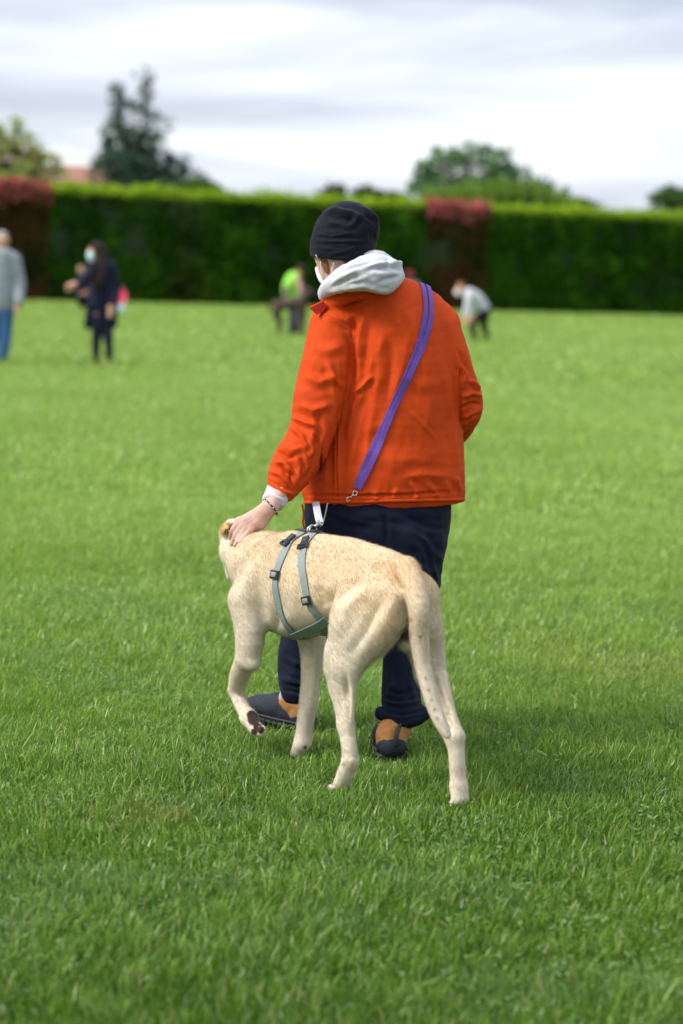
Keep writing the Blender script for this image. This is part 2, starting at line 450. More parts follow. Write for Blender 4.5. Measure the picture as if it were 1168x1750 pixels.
# ------------------------------------------------------------------ lawn sheet
def lawn():
    m, n, l, b = new_mat('lawn soil and thatch')
    tc = n.new('ShaderNodeTexCoord')
    t1 = n.new('ShaderNodeTexNoise'); t1.inputs['Scale'].default_value = 0.45; t1.inputs['Detail'].default_value = 8; t1.inputs['Roughness'].default_value = 0.65
    t2 = n.new('ShaderNodeTexNoise'); t2.inputs['Scale'].default_value = 24; t2.inputs['Detail'].default_value = 6
    l.new(tc.outputs['Object'], t1.inputs['Vector']); l.new(tc.outputs['Object'], t2.inputs['Vector'])
    r1 = n.new('ShaderNodeValToRGB'); l.new(t1.outputs['Fac'], r1.inputs['Fac'])
    r1.color_ramp.elements[0].position = 0.3; r1.color_ramp.elements[0].color = (0.070, 0.125, 0.020, 1)
    r1.color_ramp.elements[1].position = 0.7; r1.color_ramp.elements[1].color = (0.120, 0.190, 0.032, 1)
    mx = n.new('ShaderNodeMix'); mx.data_type = 'RGBA'; mx.blend_type = 'MULTIPLY'; mx.inputs['Factor'].default_value = 0.5
    r2 = n.new('ShaderNodeValToRGB'); l.new(t2.outputs['Fac'], r2.inputs['Fac'])
    r2.color_ramp.elements[0].position = 0.35; r2.color_ramp.elements[0].color = (0.45, 0.5, 0.4, 1)
    r2.color_ramp.elements[1].position = 0.65; r2.color_ramp.elements[1].color = (1, 1, 1, 1)
    l.new(r1.outputs['Color'], mx.inputs['A']); l.new(r2.outputs['Color'], mx.inputs['B'])
    l.new(mx.outputs['Result'], b.inputs['Base Color']); b.inputs['Roughness'].default_value = 0.95; b.inputs['Specular IOR Level'].default_value = 0.1
    bm = n.new('ShaderNodeBump'); bm.inputs['Strength'].default_value = 0.8; bm.inputs['Distance'].default_value = 0.03
    l.new(t2.outputs['Fac'], bm.inputs['Height']); l.new(bm.outputs['Normal'], b.inputs['Normal'])
    S = 1500
    o = make_mesh('lawn', [(-S, -S, 0), (S, -S, 0), (S, S, 0), (-S, S, 0)], np.array([(0, 1, 2, 3)]), m, smooth=False)
    tag(o, kind='structure')
lawn()

# ------------------------------------------------------------------ grass blades
def grass():
    Vs, Qs, Ts, Cs = [], [], [], []; off = 0
    zones = [  # y0, y1, count, length, width, segments
        (3.9, 6.2, 140000, 0.050, 0.0034, 3), (6.2, 9.2, 215000, 0.048, 0.0033, 3),
        (9.2, 15, 165000, 0.052, 0.0055, 2), (15, 30, 190000, 0.055, 0.013, 1), (30, 72, 200000, 0.06, 0.036, 1)]
    for y0, y1, n, Lm, wd, seg in zones:
        # density even over the trapezoid seen by the camera (with a margin)
        Y = np.sqrt(RNG.uniform(y0 ** 2 + 5 * y0, y1 ** 2 + 5 * y1, n) + 6.25) - 2.5
        X = RNG.uniform(-1, 1, n) * (0.158 * Y + 0.35)
        mg = RNG.random(n) < .26                      # the lawn goes on to both sides of the view
        X[mg] = np.sign(X[mg]) * (0.158 * Y[mg] + .35 + RNG.random(mg.sum()) * (.10 * Y[mg] + 1.0))
        far = Y > 61.5 + (X + 8.86) * 0.5075 - 0.3
        P = np.stack([X, Y, np.zeros(n)], -1)
        cl = fbm(P * [2.6, 2.6, 1], 3, 3)            # clumps of longer, darker grass
        big = fbm(P * [0.55, 0.4, 1], 3, 9)
        fine = fbm(P * [9, 9, 1], 2, 5)
        keep = (RNG.random(n) < 0.90 + 0.12 * cl + 0.25 * fine) & ~far
        # tread: shorter grass right under the feet
        L = Lm * (1 + 0.30 * cl + 0.25 * fine) * np.clip(RNG.normal(0.85, 0.28, n), 0.25, 1.7)
        for fx, fy in ((.023, 7.05), (.376, 6.86), (-.125, 7.48), (.19, 7.43), (-.08, 7.83), (-.22, 7.95), (-.15, 7.90), (.36, 6.80), (.01, 6.98), (-.13, 7.40), (.17, 7.36)):
            L = L * (1 - .42 * np.exp(-(((P[:, 0] - fx) / .06) ** 2 + ((P[:, 1] - fy) / .09) ** 2)))
        P, L, cl, big, fine = P[keep], L[keep], cl[keep], big[keep], fine[keep]; n = len(L); Yk = P[:, 1]
        az = RNG.uniform(0, 2 * math.pi, n); lean = np.abs(RNG.normal(0.0, 0.55, n)) + 0.12
        comb = fbm(P * [1.1, 1.1, 1], 2, 21) * 2.6
        dx = np.cos(az) * 0.9 + np.cos(comb) * 0.40; dy = np.sin(az) * 0.9 + np.sin(comb) * 0.40
        D = np.stack([dx, dy, np.zeros(n)], -1); D /= np.linalg.norm(D, axis=1, keepdims=True)
        fa = RNG.uniform(0, 2 * math.pi, n); S = np.stack([np.cos(fa), np.sin(fa), np.zeros(n)], -1)
        w = wd * (1.0 if y0 < 30 else 1.3) * RNG.uniform(0.55, 1.45, n)
        g = RNG.random(n)
        c = mixc((0.020, 0.078, 0.004), (0.175, 0.325, 0.018), np.clip(g + 0.20 * big + 0.10 * fine, 0, 1))
        c = mixc(c, (0.280, 0.390, 0.100), np.clip((g - 0.74) * 2.8 + 0.25 * fine, 0, 0.8) * (1 - .7 * np.clip((Yk - 9) / 6, 0, 1)))
        blue = np.clip(fbm(P * [2.7, 2.7, 1], 2, 33) * 1.4 - 0.55, 0, 0.3) * (RNG.random(n) < 0.6)
        c = mixc(c, (0.105, 0.200, 0.085), blue * (1 - .6 * np.clip((Yk - 7.5) / 12, 0, 1)))
        dry = RNG.random(n) < 0.028
        c[dry] = mixc((0.30, 0.26, 0.10), (0.42, 0.40, 0.20), RNG.random(dry.sum()))
        for (qx, qy, qr, qa) in ((1.16, 9.35, 0.30, 0.75), (0.75, 9.8, 0.45, 0.4), (0.9, 13.5, 0.9, 0.35), (-1.6, 13.2, 0.8, 0.3), (-0.5, 6.6, 0.12, 0.5)):
            q = np.exp(-(((P[:, 0] - qx) / qr) ** 2 + ((P[:, 1] - qy) / (qr * 1.3)) ** 2)) * qa * (RNG.random(n) < 0.75)
            c = mixc(c, (0.30, 0.265, 0.06), q * .8)
        lift = np.clip((Yk - 6.6) / 9, 0, 1) ** .8               # blade colour turns lighter further out in the field
        c = mixc(c, (0.325, 0.470, 0.092), lift * 0.82)
        if seg == 3: fr, hw = (0, .38, .74, 1), (1, .95, .62, 0)
        elif seg == 2: fr, hw = (0, .55, 1), (1, .8, 0)
        else: fr, hw = (0, 1), (1, 0)
        rows = []
        th = lean
        for f, h in zip(fr, hw):
            ang = th * (0.35 + 0.85 * f)
            c0 = P + D * (L * f * np.sin(ang))[:, None]; c0[:, 2] = L * f * np.cos(np.minimum(ang, 1.45)) - (0.004 if f == 0 else 0)
            if h > 0: rows.append(c0 - S * (w * h / 2)[:, None]); rows.append(c0 + S * (w * h / 2)[:, None])
            else: rows.append(c0)
        k = len(rows); V = np.stack(rows, 1).reshape(-1, 3)
        base = off + np.arange(n)[:, None] * k
        for s in range(len(fr) - 2): Qs.append(base + np.array([[2 * s, 2 * s + 1, 2 * s + 3, 2 * s + 2]]))
        Ts.append(base + np.array([[k - 3, k - 2, k - 1]]))
        Vs.append(V); Cs.append(np.repeat(c, k, 0)); off += len(V)
    # low broad-leaved weeds between the blades
    n = 20000
    Y = np.sqrt(RNG.uniform(4.0 ** 2, 11 ** 2, n)); X = RNG.uniform(-1, 1, n) * (0.158 * Y + 0.4)
    P = np.stack([X, Y, RNG.uniform(0.008, 0.035, n)], -1)
    sel = fbm(P * [3.1, 3.1, 1], 2, 44) > 0.05; P = P[sel]; n = len(P)
    a = RNG.uniform(0, 2 * math.pi, n); tl = RNG.uniform(-0.5, 0.6, n)
    E1 = np.stack([np.cos(a), np.sin(a), tl], -1); E2 = np.stack([-np.sin(a), np.cos(a), RNG.uniform(-.3, .3, n)], -1)
    s = RNG.uniform(0.006, 0.013, n)[:, None]
    V = np.stack([P - E1 * s, P + E2 * s * .6, P + E1 * s, P - E2 * s * .6], 1).reshape(-1, 3)
    Qs.append(off + np.arange(n)[:, None] * 4 + np.arange(4)[None]); Vs.append(V)
    Cs.append(np.repeat(mixc((0.06, 0.16, 0.02), (0.16, 0.27, 0.05), RNG.random(n)), 4, 0)); off += len(V)
    o = make_mesh('grass', np.concatenate(Vs), [np.concatenate(Qs), np.concatenate(Ts)], MT['blade'], smooth=False, cols=np.concatenate(Cs))
    tag(o, 'short green lawn grass covering the whole field', 'grass', kind='stuff')
grass()

# ------------------------------------------------------------------ leaves as small folded quads
def leaf_cards(P, size, cols, up=0.0, rng=RNG, long=1.5):
    n = len(P)
    A = rng.normal(size=(n, 3)); A[:, 2] += up; A /= np.linalg.norm(A, axis=1, keepdims=True)
    B = np.cross(A, rng.normal(size=(n, 3))); B /= np.linalg.norm(B, axis=1, keepdims=True)
    s = (size * rng.uniform(0.6, 1.4, n))[:, None]
    V = np.stack([P - A * s * long / 2, P + B * s / 2, P + A * s * long / 2, P - B * s / 2], 1).reshape(-1, 3)
    return V, np.arange(n * 4).reshape(n, 4), np.repeat(cols, 4, 0)

# ------------------------------------------------------------------ the clipped hedge
HA = np.array([-8.86, 61.5]); HB = np.array([9.78, 70.97]); HD = (HB - HA) / np.linalg.norm(HB - HA); HN = np.array([HD[1], -HD[0]])  # HN faces the camera
HT = 2.84
def hedge_pt(u, out, z):
    q = HA + np.outer(u, HD) + np.outer(out, HN); return np.stack([q[:, 0], q[:, 1], z], -1)
def hedge_u(px, py=430):      # where a photo column meets the hedge face
    d = ray(px, py); A = np.array([[HD[0], -d[0]], [HD[1], -d[1]]]); s = np.linalg.solve(A, -HA); return s[0]
def hedge_core(name, u0, u1, parent, loc, h=HT - 0.18):
    n = 60; V = []
    us = np.linspace(u0, u1, n)
    for k, (o, z) in enumerate(((-0.12, 0.02), (-0.10, h * .5), (-0.16, h), (-1.4, h), (-1.5, h * .5), (-1.5, 0.02))):
        jit = 0.08 * vnoise(np.stack([us * 2, us * 0 + k, us * 0], -1), 3); V.append(hedge_pt(us, o + jit, np.full(n, z)))
    V = np.concatenate(V) - loc; Q = []
    for k in range(6):
        for i in range(n - 1): Q.append((k * n + i, k * n + i + 1, ((k + 1) % 6) * n + i + 1, ((k + 1) % 6) * n + i))
    return make_mesh(name, V, np.array(Q), MT['hedgecore'], parent)
R1, R2 = (hedge_u(-30), hedge_u(82)), (hedge_u(733), hedge_u(832))
GU = (hedge_u(262), hedge_u(352)); BU = (hedge_u(285), hedge_u(350))
def build_hedge():
    u0, u1 = -14.0, 46.0
    loc = np.array([*(HA + HD * 10 - HN * 0.7), 0.0])
    root = empty('hedge', loc)
    tag(root, 'long clipped dark green hedge with bright new shoots along its top', 'hedge')
    hedge_core('inner_branches', u0, u1, root, loc)
    n = 86000
    u = RNG.uniform(u0, u1, n); z = RNG.uniform(0.0, HT - 0.1, n) ** 1.0
    inred = ((u > R1[0]) & (u < R1[1])) | ((u > R2[0]) & (u < R2[1])); u, z = u[~inred], z[~inred]; n = len(u)
    q = np.stack([u * 1.3, z * 1.3, u * 0], -1)
    out = 0.04 + 0.20 * fbm(q, 3, 12) - np.abs(RNG.normal(0, 0.09, n)) - 0.10 * np.clip(z / HT - .8, 0, 1) * 5
    P = hedge_pt(u, out, z)
    g = RNG.random(n); v = fbm(q * 1.2, 3, 8)
    c = mixc((0.016, 0.066, 0.003), (0.060, 0.175, 0.008), np.clip(g + 0.6 * v, 0, 1))
    c = mixc(c, (0.13, 0.24, 0.02), np.clip((z - HT + .40 + .12 * v) / .4, 0, 1) * (RNG.random(n) < .55) * .8)
    pale = np.clip(1.15 - np.abs((u - (GU[0] + GU[1]) / 2) / (GU[1] - GU[0]) * 2) + 0.5 * v, 0, 1) * np.clip((z - 0.9) / 0.9 + 0.6 * v, 0, 1) * (RNG.random(n) < .8)
    c = mixc(c, (0.110, 0.140, 0.070), pale * 0.75)
    br = np.clip(1.3 - np.abs((u - (BU[0] + BU[1]) / 2) / (BU[1] - BU[0]) * 2) + 0.6 * v, 0, 1) * np.clip(1.5 - z / 0.9, 0, 1)
    c = mixc(c, (0.085, 0.050, 0.018), br * (RNG.random(n) < .7))
    V1, Q1, C1 = leaf_cards(P - loc, 0.085, c)
    # top and back
    n = 23000; u = RNG.uniform(u0, u1, n); inred = ((u > R1[0]) & (u < R1[1])) | ((u > R2[0]) & (u < R2[1])); u = u[~inred]; n = len(u)
    P = hedge_pt(u, RNG.uniform(-1.5, -0.05, n), HT - 0.12 + 0.07 * RNG.normal(size=n))
    V2, Q2, C2 = leaf_cards(P - loc, 0.10, mixc((0.04, 0.10, 0.01), (0.09, 0.18, 0.02), RNG.random(n)))
    make_mesh('foliage', np.concatenate([V1, V2]), np.concatenate([Q1, Q2 + len(V1)]), MT['leaf'], root, False, cols=np.concatenate([C1, C2]))
    # new shoots along the top edge
    n = 37000; u = RNG.uniform(u0, u1, n); inred = ((u > R1[0]) & (u < R1[1])) | ((u > R2[0]) & (u < R2[1])); u = u[~inred]; n = len(u)
    hh = 0.13 + 0.08 * fbm(np.stack([u * 1.5, u * 0, u * 0], -1), 3, 31)
    z = HT - 0.13 + (np.abs(RNG.normal(0, 1, n)) * 0.10 + hh * RNG.random(n))
    P = hedge_pt(u, RNG.uniform(-0.9, 0.06, n), z)
    c = mixc((0.15, 0.27, 0.010), (0.36, 0.50, 0.030), RNG.random(n))
    V, Q, C = leaf_cards(P - loc, 0.075, c, up=1.1)
    make_mesh('new_shoots', V, Q, MT['leaf'], root, False, cols=C)
build_hedge()
def red_shrub(u0, u1, label):
    loc = np.array([*(HA + HD * (u0 + u1) / 2 - HN * 0.7), 0.0])
    root = empty('red_leaved_shrub', loc); tag(root, label, 'shrub', 'red leaved shrubs clipped into the hedge')
    hedge_core('inner_branches', u0 + .05, u1 - .05, root, loc)
    n = 5200; u = RNG.uniform(u0, u1, n); z = RNG.uniform(0, HT - .3, n); q = np.stack([u * 1.3, z * 1.3, u * 0], -1)
    P = hedge_pt(u, 0.05 + 0.15 * fbm(q, 3, 12) - np.abs(RNG.normal(0, .09, n)), z)
    c = mixc((0.020, 0.048, 0.008), (0.140, 0.060, 0.022), np.clip(RNG.random(n) + .5 * fbm(q, 2, 77), 0, 1))
    c = mixc(c, (.17, .04, .03), np.clip((z - HT + .75) / .9, 0, 1) * (RNG.random(n) < .4))
    V, Q, C = leaf_cards(P - loc, 0.085, c); make_mesh('foliage', V, Q, MT['leaf'], root, False, cols=C)
    n = 3200; u = (u0 + u1) / 2 + (u1 - u0) * 0.5 * np.clip(RNG.normal(0, .55, n), -1.05, 1.05)
    z = HT - 0.10 + RNG.normal(0, .13, n) + .07 * fbm(np.stack([u * 2, u * 0, u * 0], -1), 2, 5); P = hedge_pt(u, RNG.uniform(-0.8, 0.10, n), np.minimum(z, HT + .22))
    c = mixc((0.30, 0.060, 0.060), (0.60, 0.170, 0.165), RNG.random(n)); c = mixc(c, (0.09, 0.13, 0.03), RNG.random(n) < .12)
    V, Q, C = leaf_cards(P - loc, 0.095, c, up=0.6); make_mesh('red_shoots', V, Q, MT['leaf'], root, False, cols=C)
red_shrub(*R1, 'red topped shrub clipped into the hedge below the pale green garden tree')
red_shrub(*R2, 'red topped shrub clipped into the hedge, with bronze brown lower leaves, behind the orange jacket')

# ------------------------------------------------------------------ trees and the house beyond the hedge
def blob_pts(c, r, n):
    d = RNG.normal(size=(n, 3)); d /= np.linalg.norm(d, axis=1, keepdims=True)
    rad = RNG.random(n) ** 0.45
    p = d * rad[:, None]
    lump = 1 + 0.28 * fbm(d * 2.2 + np.asarray(c) * .7, 2, 51)
    return np.asarray(c) + p * lump[:, None] * np.asarray(r)
def tree(name, label, base, clusters, leaf, c_lo, c_hi, cat='tree', group='trees beyond the hedge', extra=None, tr=0.16, dens=1.0, gap=-.42):
    base = np.asarray(base, float); root = empty(name, base)
    tag(root, label, cat, group)
    parts = []; zt = max(c[0][2] for c in clusters) - base[2]
    tops = []
    ctr = np.mean([c[0] for c in clusters], 0) - base
    trunk = resample([(0, 0, -0.1), (ctr[0] * .2, ctr[1] * .2, zt * .35), (ctr[0] * .6, ctr[1] * .6, zt * .75)], 9)
    parts.append(tube(trunk, np.linspace(tr, tr * .35, 9), 8))
    Vs, Cs = [], []; 
    for c, r, n in clusters:
        q = np.asarray(c) - base; s = trunk[min(8, 2 + int(6 * RNG.random()))]
        mid = (s + q) / 2 + RNG.normal(0, .12, 3); parts.append(tube(resample([s, mid, q], 6), np.linspace(tr * .45, tr * .08, 6), 6))
        for _ in range(4):
            e = q + RNG.normal(0, .55, 3) * np.asarray(r); parts.append(tube(resample([mid, (mid + e) / 2 + RNG.normal(0, .06, 3), e], 5), np.linspace(tr * .2, .01, 5), 5))
        r = tuple(1.12 * x for x in r); n = int(n * dens * 1.5); P = blob_pts(q, r, n)
        keep = fbm(P * (1.7 / max(0.35, np.mean(r))) * 1.4, 2, 61) > gap; P = P[keep]; Vs.append(P)
        Cs.append(mixc(c_lo, c_hi, np.clip(RNG.random(len(P)) * .8 + .35 * fbm(P * 1.1, 2, 5) + .1, 0, 1)))
    P, C = np.concatenate(Vs), np.concatenate(Cs)
    if extra is not None: C = extra(P, C)
    V, Fc = merge(parts); make_mesh('trunk', V, Fc, MT['bark'], root)
    V, Q, C = leaf_cards(P, leaf, C); make_mesh('crown', V, Q, MT['leaf'], root, False, cols=C)
    return root
def cl(px, py, Y, rx, rz, n, ry=None):
    m = mpp(Y); return (W(px, py, Y), (rx * m, (ry or rx) * m, rz * m), n)

# dark cedar with two leaders
def conifer():
    Y = 86.0; m = mpp(Y); b = W(235, 420, Y); base = np.array([b[0], Y, 0.0])
    root = empty('cedar_tree', base); tag(root, 'dark blue green cedar with two ragged leaders behind the hedge', 'tree', 'trees beyond the hedge')
    parts, Ps, Cs = [], [], []
    for lx, ty, half, y_low, dy in ((203, 140, 50, 330, 0.0), (247, 126, 58, 330, 0.5), (224, 215, 66, 338, -0.5), (265, 225, 80, 338, -0.3), (290, 262, 84, 338, 0.2), (318, 284, 84, 344, -0.3), (350, 302, 66, 346, -.1), (184, 228, 52, 338, .4)):
        foot = W((lx + 235 * 2) / 3, 400, Y) - base; foot[2] = 0.0; foot[1] += dy * .3
        top = W(lx, ty, Y + dy) - base; mid = W(lx * .8 + 47, (ty + y_low) / 2 + 30, Y + dy) - base
        ax = resample([foot, mid, top], 24); parts.append(tube(ax, np.linspace(.17, .015, 24), 7))
        zl = (W(lx, y_low, Y) - base)[2] - 0.6; h = top[2] - zl
        nb = int(19 * h / 3) + 9
        for i in range(nb):
            f = (i + RNG.random()) / nb; z = zl + h * f
            p = np.array([np.interp(z, ax[:, 2], ax[:, k]) for k in range(3)])
            ln = m * half * (1 - f) ** 0.7 * RNG.uniform(.4, 1.35) + .12
            a = RNG.uniform(0, 2 * math.pi); d = np.array([math.cos(a), math.sin(a), 0])
            rise = 0.25 + .6 * f
            q = resample([p, p + d * ln * .55 + (0, 0, ln * .22 * rise), p + d * ln + (0, 0, ln * (rise * .4 - .12))], 7)
            parts.append(tube(q, np.linspace(.03, .006, 7), 4))
            k = int(32 * ln + 5); t = RNG.random(k) ** .7
            c = np.stack([np.interp(t, np.linspace(0, 1, 7), q[:, j]) for j in range(3)], -1)
            c += RNG.normal(0, .085, (k, 3)) * (0.5 + ln)[None] if False else RNG.normal(0, .09 + .05 * ln, (k, 3)); c[:, 2] -= np.abs(RNG.normal(0, .07, k))
            Ps.append(c); Cs.append(mixc((0.022, 0.055, 0.036), (0.075, 0.135, 0.085), RNG.random(k)))
    V, Fc = merge(parts); make_mesh('trunk', V, Fc, MT['bark'], root)
    P, C = np.concatenate(Ps), np.concatenate(Cs)
    V, Q, C = leaf_cards(P, 0.10, C, long=2.6); make_mesh('crown', V, Q, MT['leaf'], root, False, cols=C)
conifer()
def orange_tint(P, C):
    t = np.clip(1 - np.abs(P[:, 2] - 3.9) / .9, 0, 1) * (fbm(P * .9, 2, 3) > -.15) * (RNG.random(len(P)) < .7)
    return mixc(C, (0.50, 0.20, 0.07), t * .45)
Y = 74.0; b = W(20, 400, Y)
tree('garden_tree', 'pale green open crowned tree with orange tints left of the cedar', (b[0], Y, 0),
     [cl(20, 285, Y, 52, 26, 1500), cl(-30, 270, Y, 50, 40, 1300), cl(30, 245, Y, 34, 24, 520), cl(5, 222, Y, 26, 20, 300), cl(70, 275, Y, 28, 20, 420), cl(92, 290, Y, 22, 12, 200), cl(10, 305, Y, 70, 16, 1300), cl(60, 255, Y, 22, 12, 120), cl(30, 212, Y, 16, 14, 90), cl(-40, 225, Y, 30, 26, 400)],
     0.11, (0.17, 0.25, 0.05), (0.42, 0.52, 0.18), extra=orange_tint, gap=.12, dens=1.0)
Y = 80.0; b = W(338, 400, Y)
tree('rounded_bush', 'low bright green bush at the right foot of the cedar', (b[0], Y, 0), [cl(338, 322, Y, 34, 15, 900), cl(352, 326, Y, 20, 12, 300)], 0.09, (0.04, 0.10, 0.012), (0.10, 0.19, 0.03), cat='bush')
Y = 92.0; b = W(795, 400, Y)
tree('broadleaf_tree', 'broad open crowned green tree rising above the red topped shrub', (b[0], Y, 0),
     [cl(800, 318, Y, 70, 30, 2100), cl(742, 300, Y, 36, 22, 700), cl(845, 300, Y, 40, 24, 700), cl(770, 272, Y, 34, 20, 560), cl(830, 268, Y, 34, 20, 520), cl(800, 254, Y, 26, 12, 260), cl(862, 266, Y, 20, 14, 240), cl(725, 285, Y, 16, 12, 130), cl(750, 258, Y, 14, 9, 80), cl(720, 325, Y, 26, 18, 500), cl(880, 300, Y, 26, 18, 300), cl(920, 318, Y, 34, 18, 380)],
     0.14, (0.060, 0.145, 0.055), (0.20, 0.33, 0.14), tr=.2, gap=.14)
Y = 84.0; b = W(870, 400, Y)
tree('rounded_bush', 'long yellow green bush spreading right of the broad tree', (b[0], Y, 0),
     [cl(845, 332, Y, 60, 22, 1600), cl(910, 335, Y, 42, 20, 1000), cl(760, 338, Y, 40, 16, 700), cl(960, 345, Y, 40, 12, 500)], 0.11, (0.075, 0.150, 0.016), (0.20, 0.31, 0.05), cat='bush')
Y = 96.0; b = W(975, 400, Y)
tree('garden_tree', 'thin distant treetop with a few sprigs above the hedge', (b[0], Y, 0),
     [cl(965, 335, Y, 9, 16, 90), cl(1000, 350, Y, 26, 10, 300), cl(935, 322, Y, 14, 12, 130)], 0.11, (0.05, 0.085, 0.035), (0.11, 0.15, 0.06))
Y = 98.0; b = W(568, 400, Y)
tree('garden_tree', 'small dark treetop above the hedge left of the beanie', (b[0], Y, 0), [cl(568, 335, Y, 24, 16, 420), cl(580, 324, Y, 10, 10, 90), cl(555, 342, Y, 20, 12, 240)], 0.12, (0.014, 0.034, 0.014), (0.045, 0.08, 0.03))
Y = 94.0; b = W(645, 400, Y)
tree('garden_tree', 'low dark green treetop above the hedge behind the beanie', (b[0], Y, 0), [cl(628, 332, Y, 26, 12, 420), cl(660, 338, Y, 36, 12, 560)], 0.12, (0.022, 0.055, 0.014), (0.065, 0.12, 0.03))
Y = 95.0; b = W(1142, 400, Y)
tree('garden_tree', 'dark green treetop above the hedge at the edge of the view', (b[0], Y, 0), [cl(1145, 342, Y, 34, 18, 800), cl(1148, 328, Y, 14, 10, 160), cl(1180, 345, Y, 30, 20, 500)], 0.12, (0.035, 0.080, 0.020), (0.09, 0.165, 0.045))

def house():
    Y = 108.0; m = mpp(Y); c = W(160, 420, Y); base = np.array([c[0], Y, 0.0]); root = empty('house', base)
    tag(root, 'house with low terracotta roof half hidden behind hedge and cedar', 'house')
    ridge = W(165, 290, Y)[2]; eave = W(90, 316, Y)[2]; w, d = 3.6, 4.0
    ez = eave
    V = [(-w, -d, 0), (w, -d, 0), (w, d, 0), (-w, d, 0), (-w, -d, ez), (w, -d, ez), (w, d, ez), (-w, d, ez)]
    make_mesh('wall', V, np.array([(0, 1, 5, 4), (1, 2, 6, 5), (2, 3, 7, 6), (3, 0, 4, 7)]), MT['wall'], root, False)
    o = .35
    V = [(-w - o, -d - o, ez - .02), (w + o, -d - o, ez - .02), (w + o, d + o, ez - .02), (-w - o, d + o, ez - .02), (-w + 2.2, 0, ridge), (w - 1.0, 0, ridge)]
    V += [(x, y, z + .14) for x, y, z in V]
    Fq = [(0, 3, 2, 1), (6, 7, 11, 10), (8, 9, 10, 11), (0, 1, 7, 6), (1, 2, 8, 7), (2, 3, 9, 8), (3, 0, 6, 9)]
    rf = make_mesh('roof', V, [np.array(Fq), np.array([(7, 8, 11), (9, 6, 10)])], MT['roof'], root, False)
    q = boxgeo((w * .35, .6, ridge + .15), (1, 0, 0), (0, 1, 0), (0, 0, 1), .5, .5, 1.0); V, Fc = merge([q]); make_mesh('chimney', V, Fc, MT['wall'], rf, False)
    for x in (-1.8, 1.6):
        q = boxgeo((x, -d - .02, 1.5), (1, 0, 0), (0, 1, 0), (0, 0, 1), 1.1, .08, 1.2); V, Fc = merge([q]); make_mesh('window', V, Fc, MT['glass'], root, False)
house()

# ================================================================== THE DOG
DH = np.array([-.6, .8, 0.]); DL = np.array([-.8, -.6, 0.])          # heading and the dog's own left
DO = np.array([0.087, 7.123, 0.0]); D_ROT = math.atan2(.8, -.6)
def d2w(P):
    P = np.asarray(P, float); return DO + P[..., :1] * DH + P[..., 1:2] * DL + P[..., 2:3] * np.array([0, 0, 1.])
def w2d(P):
    q = np.asarray(P, float) - DO; return np.stack([q @ DH, q @ DL, q[..., 2]], -1)
def Dp(px, py, l):
    """the dog-frame point at lateral offset l that the photo shows at px, py"""
    d = ray(px, py); k = ((DO - _C) @ DL + l) / (d @ DL); return w2d(_C + d * k)

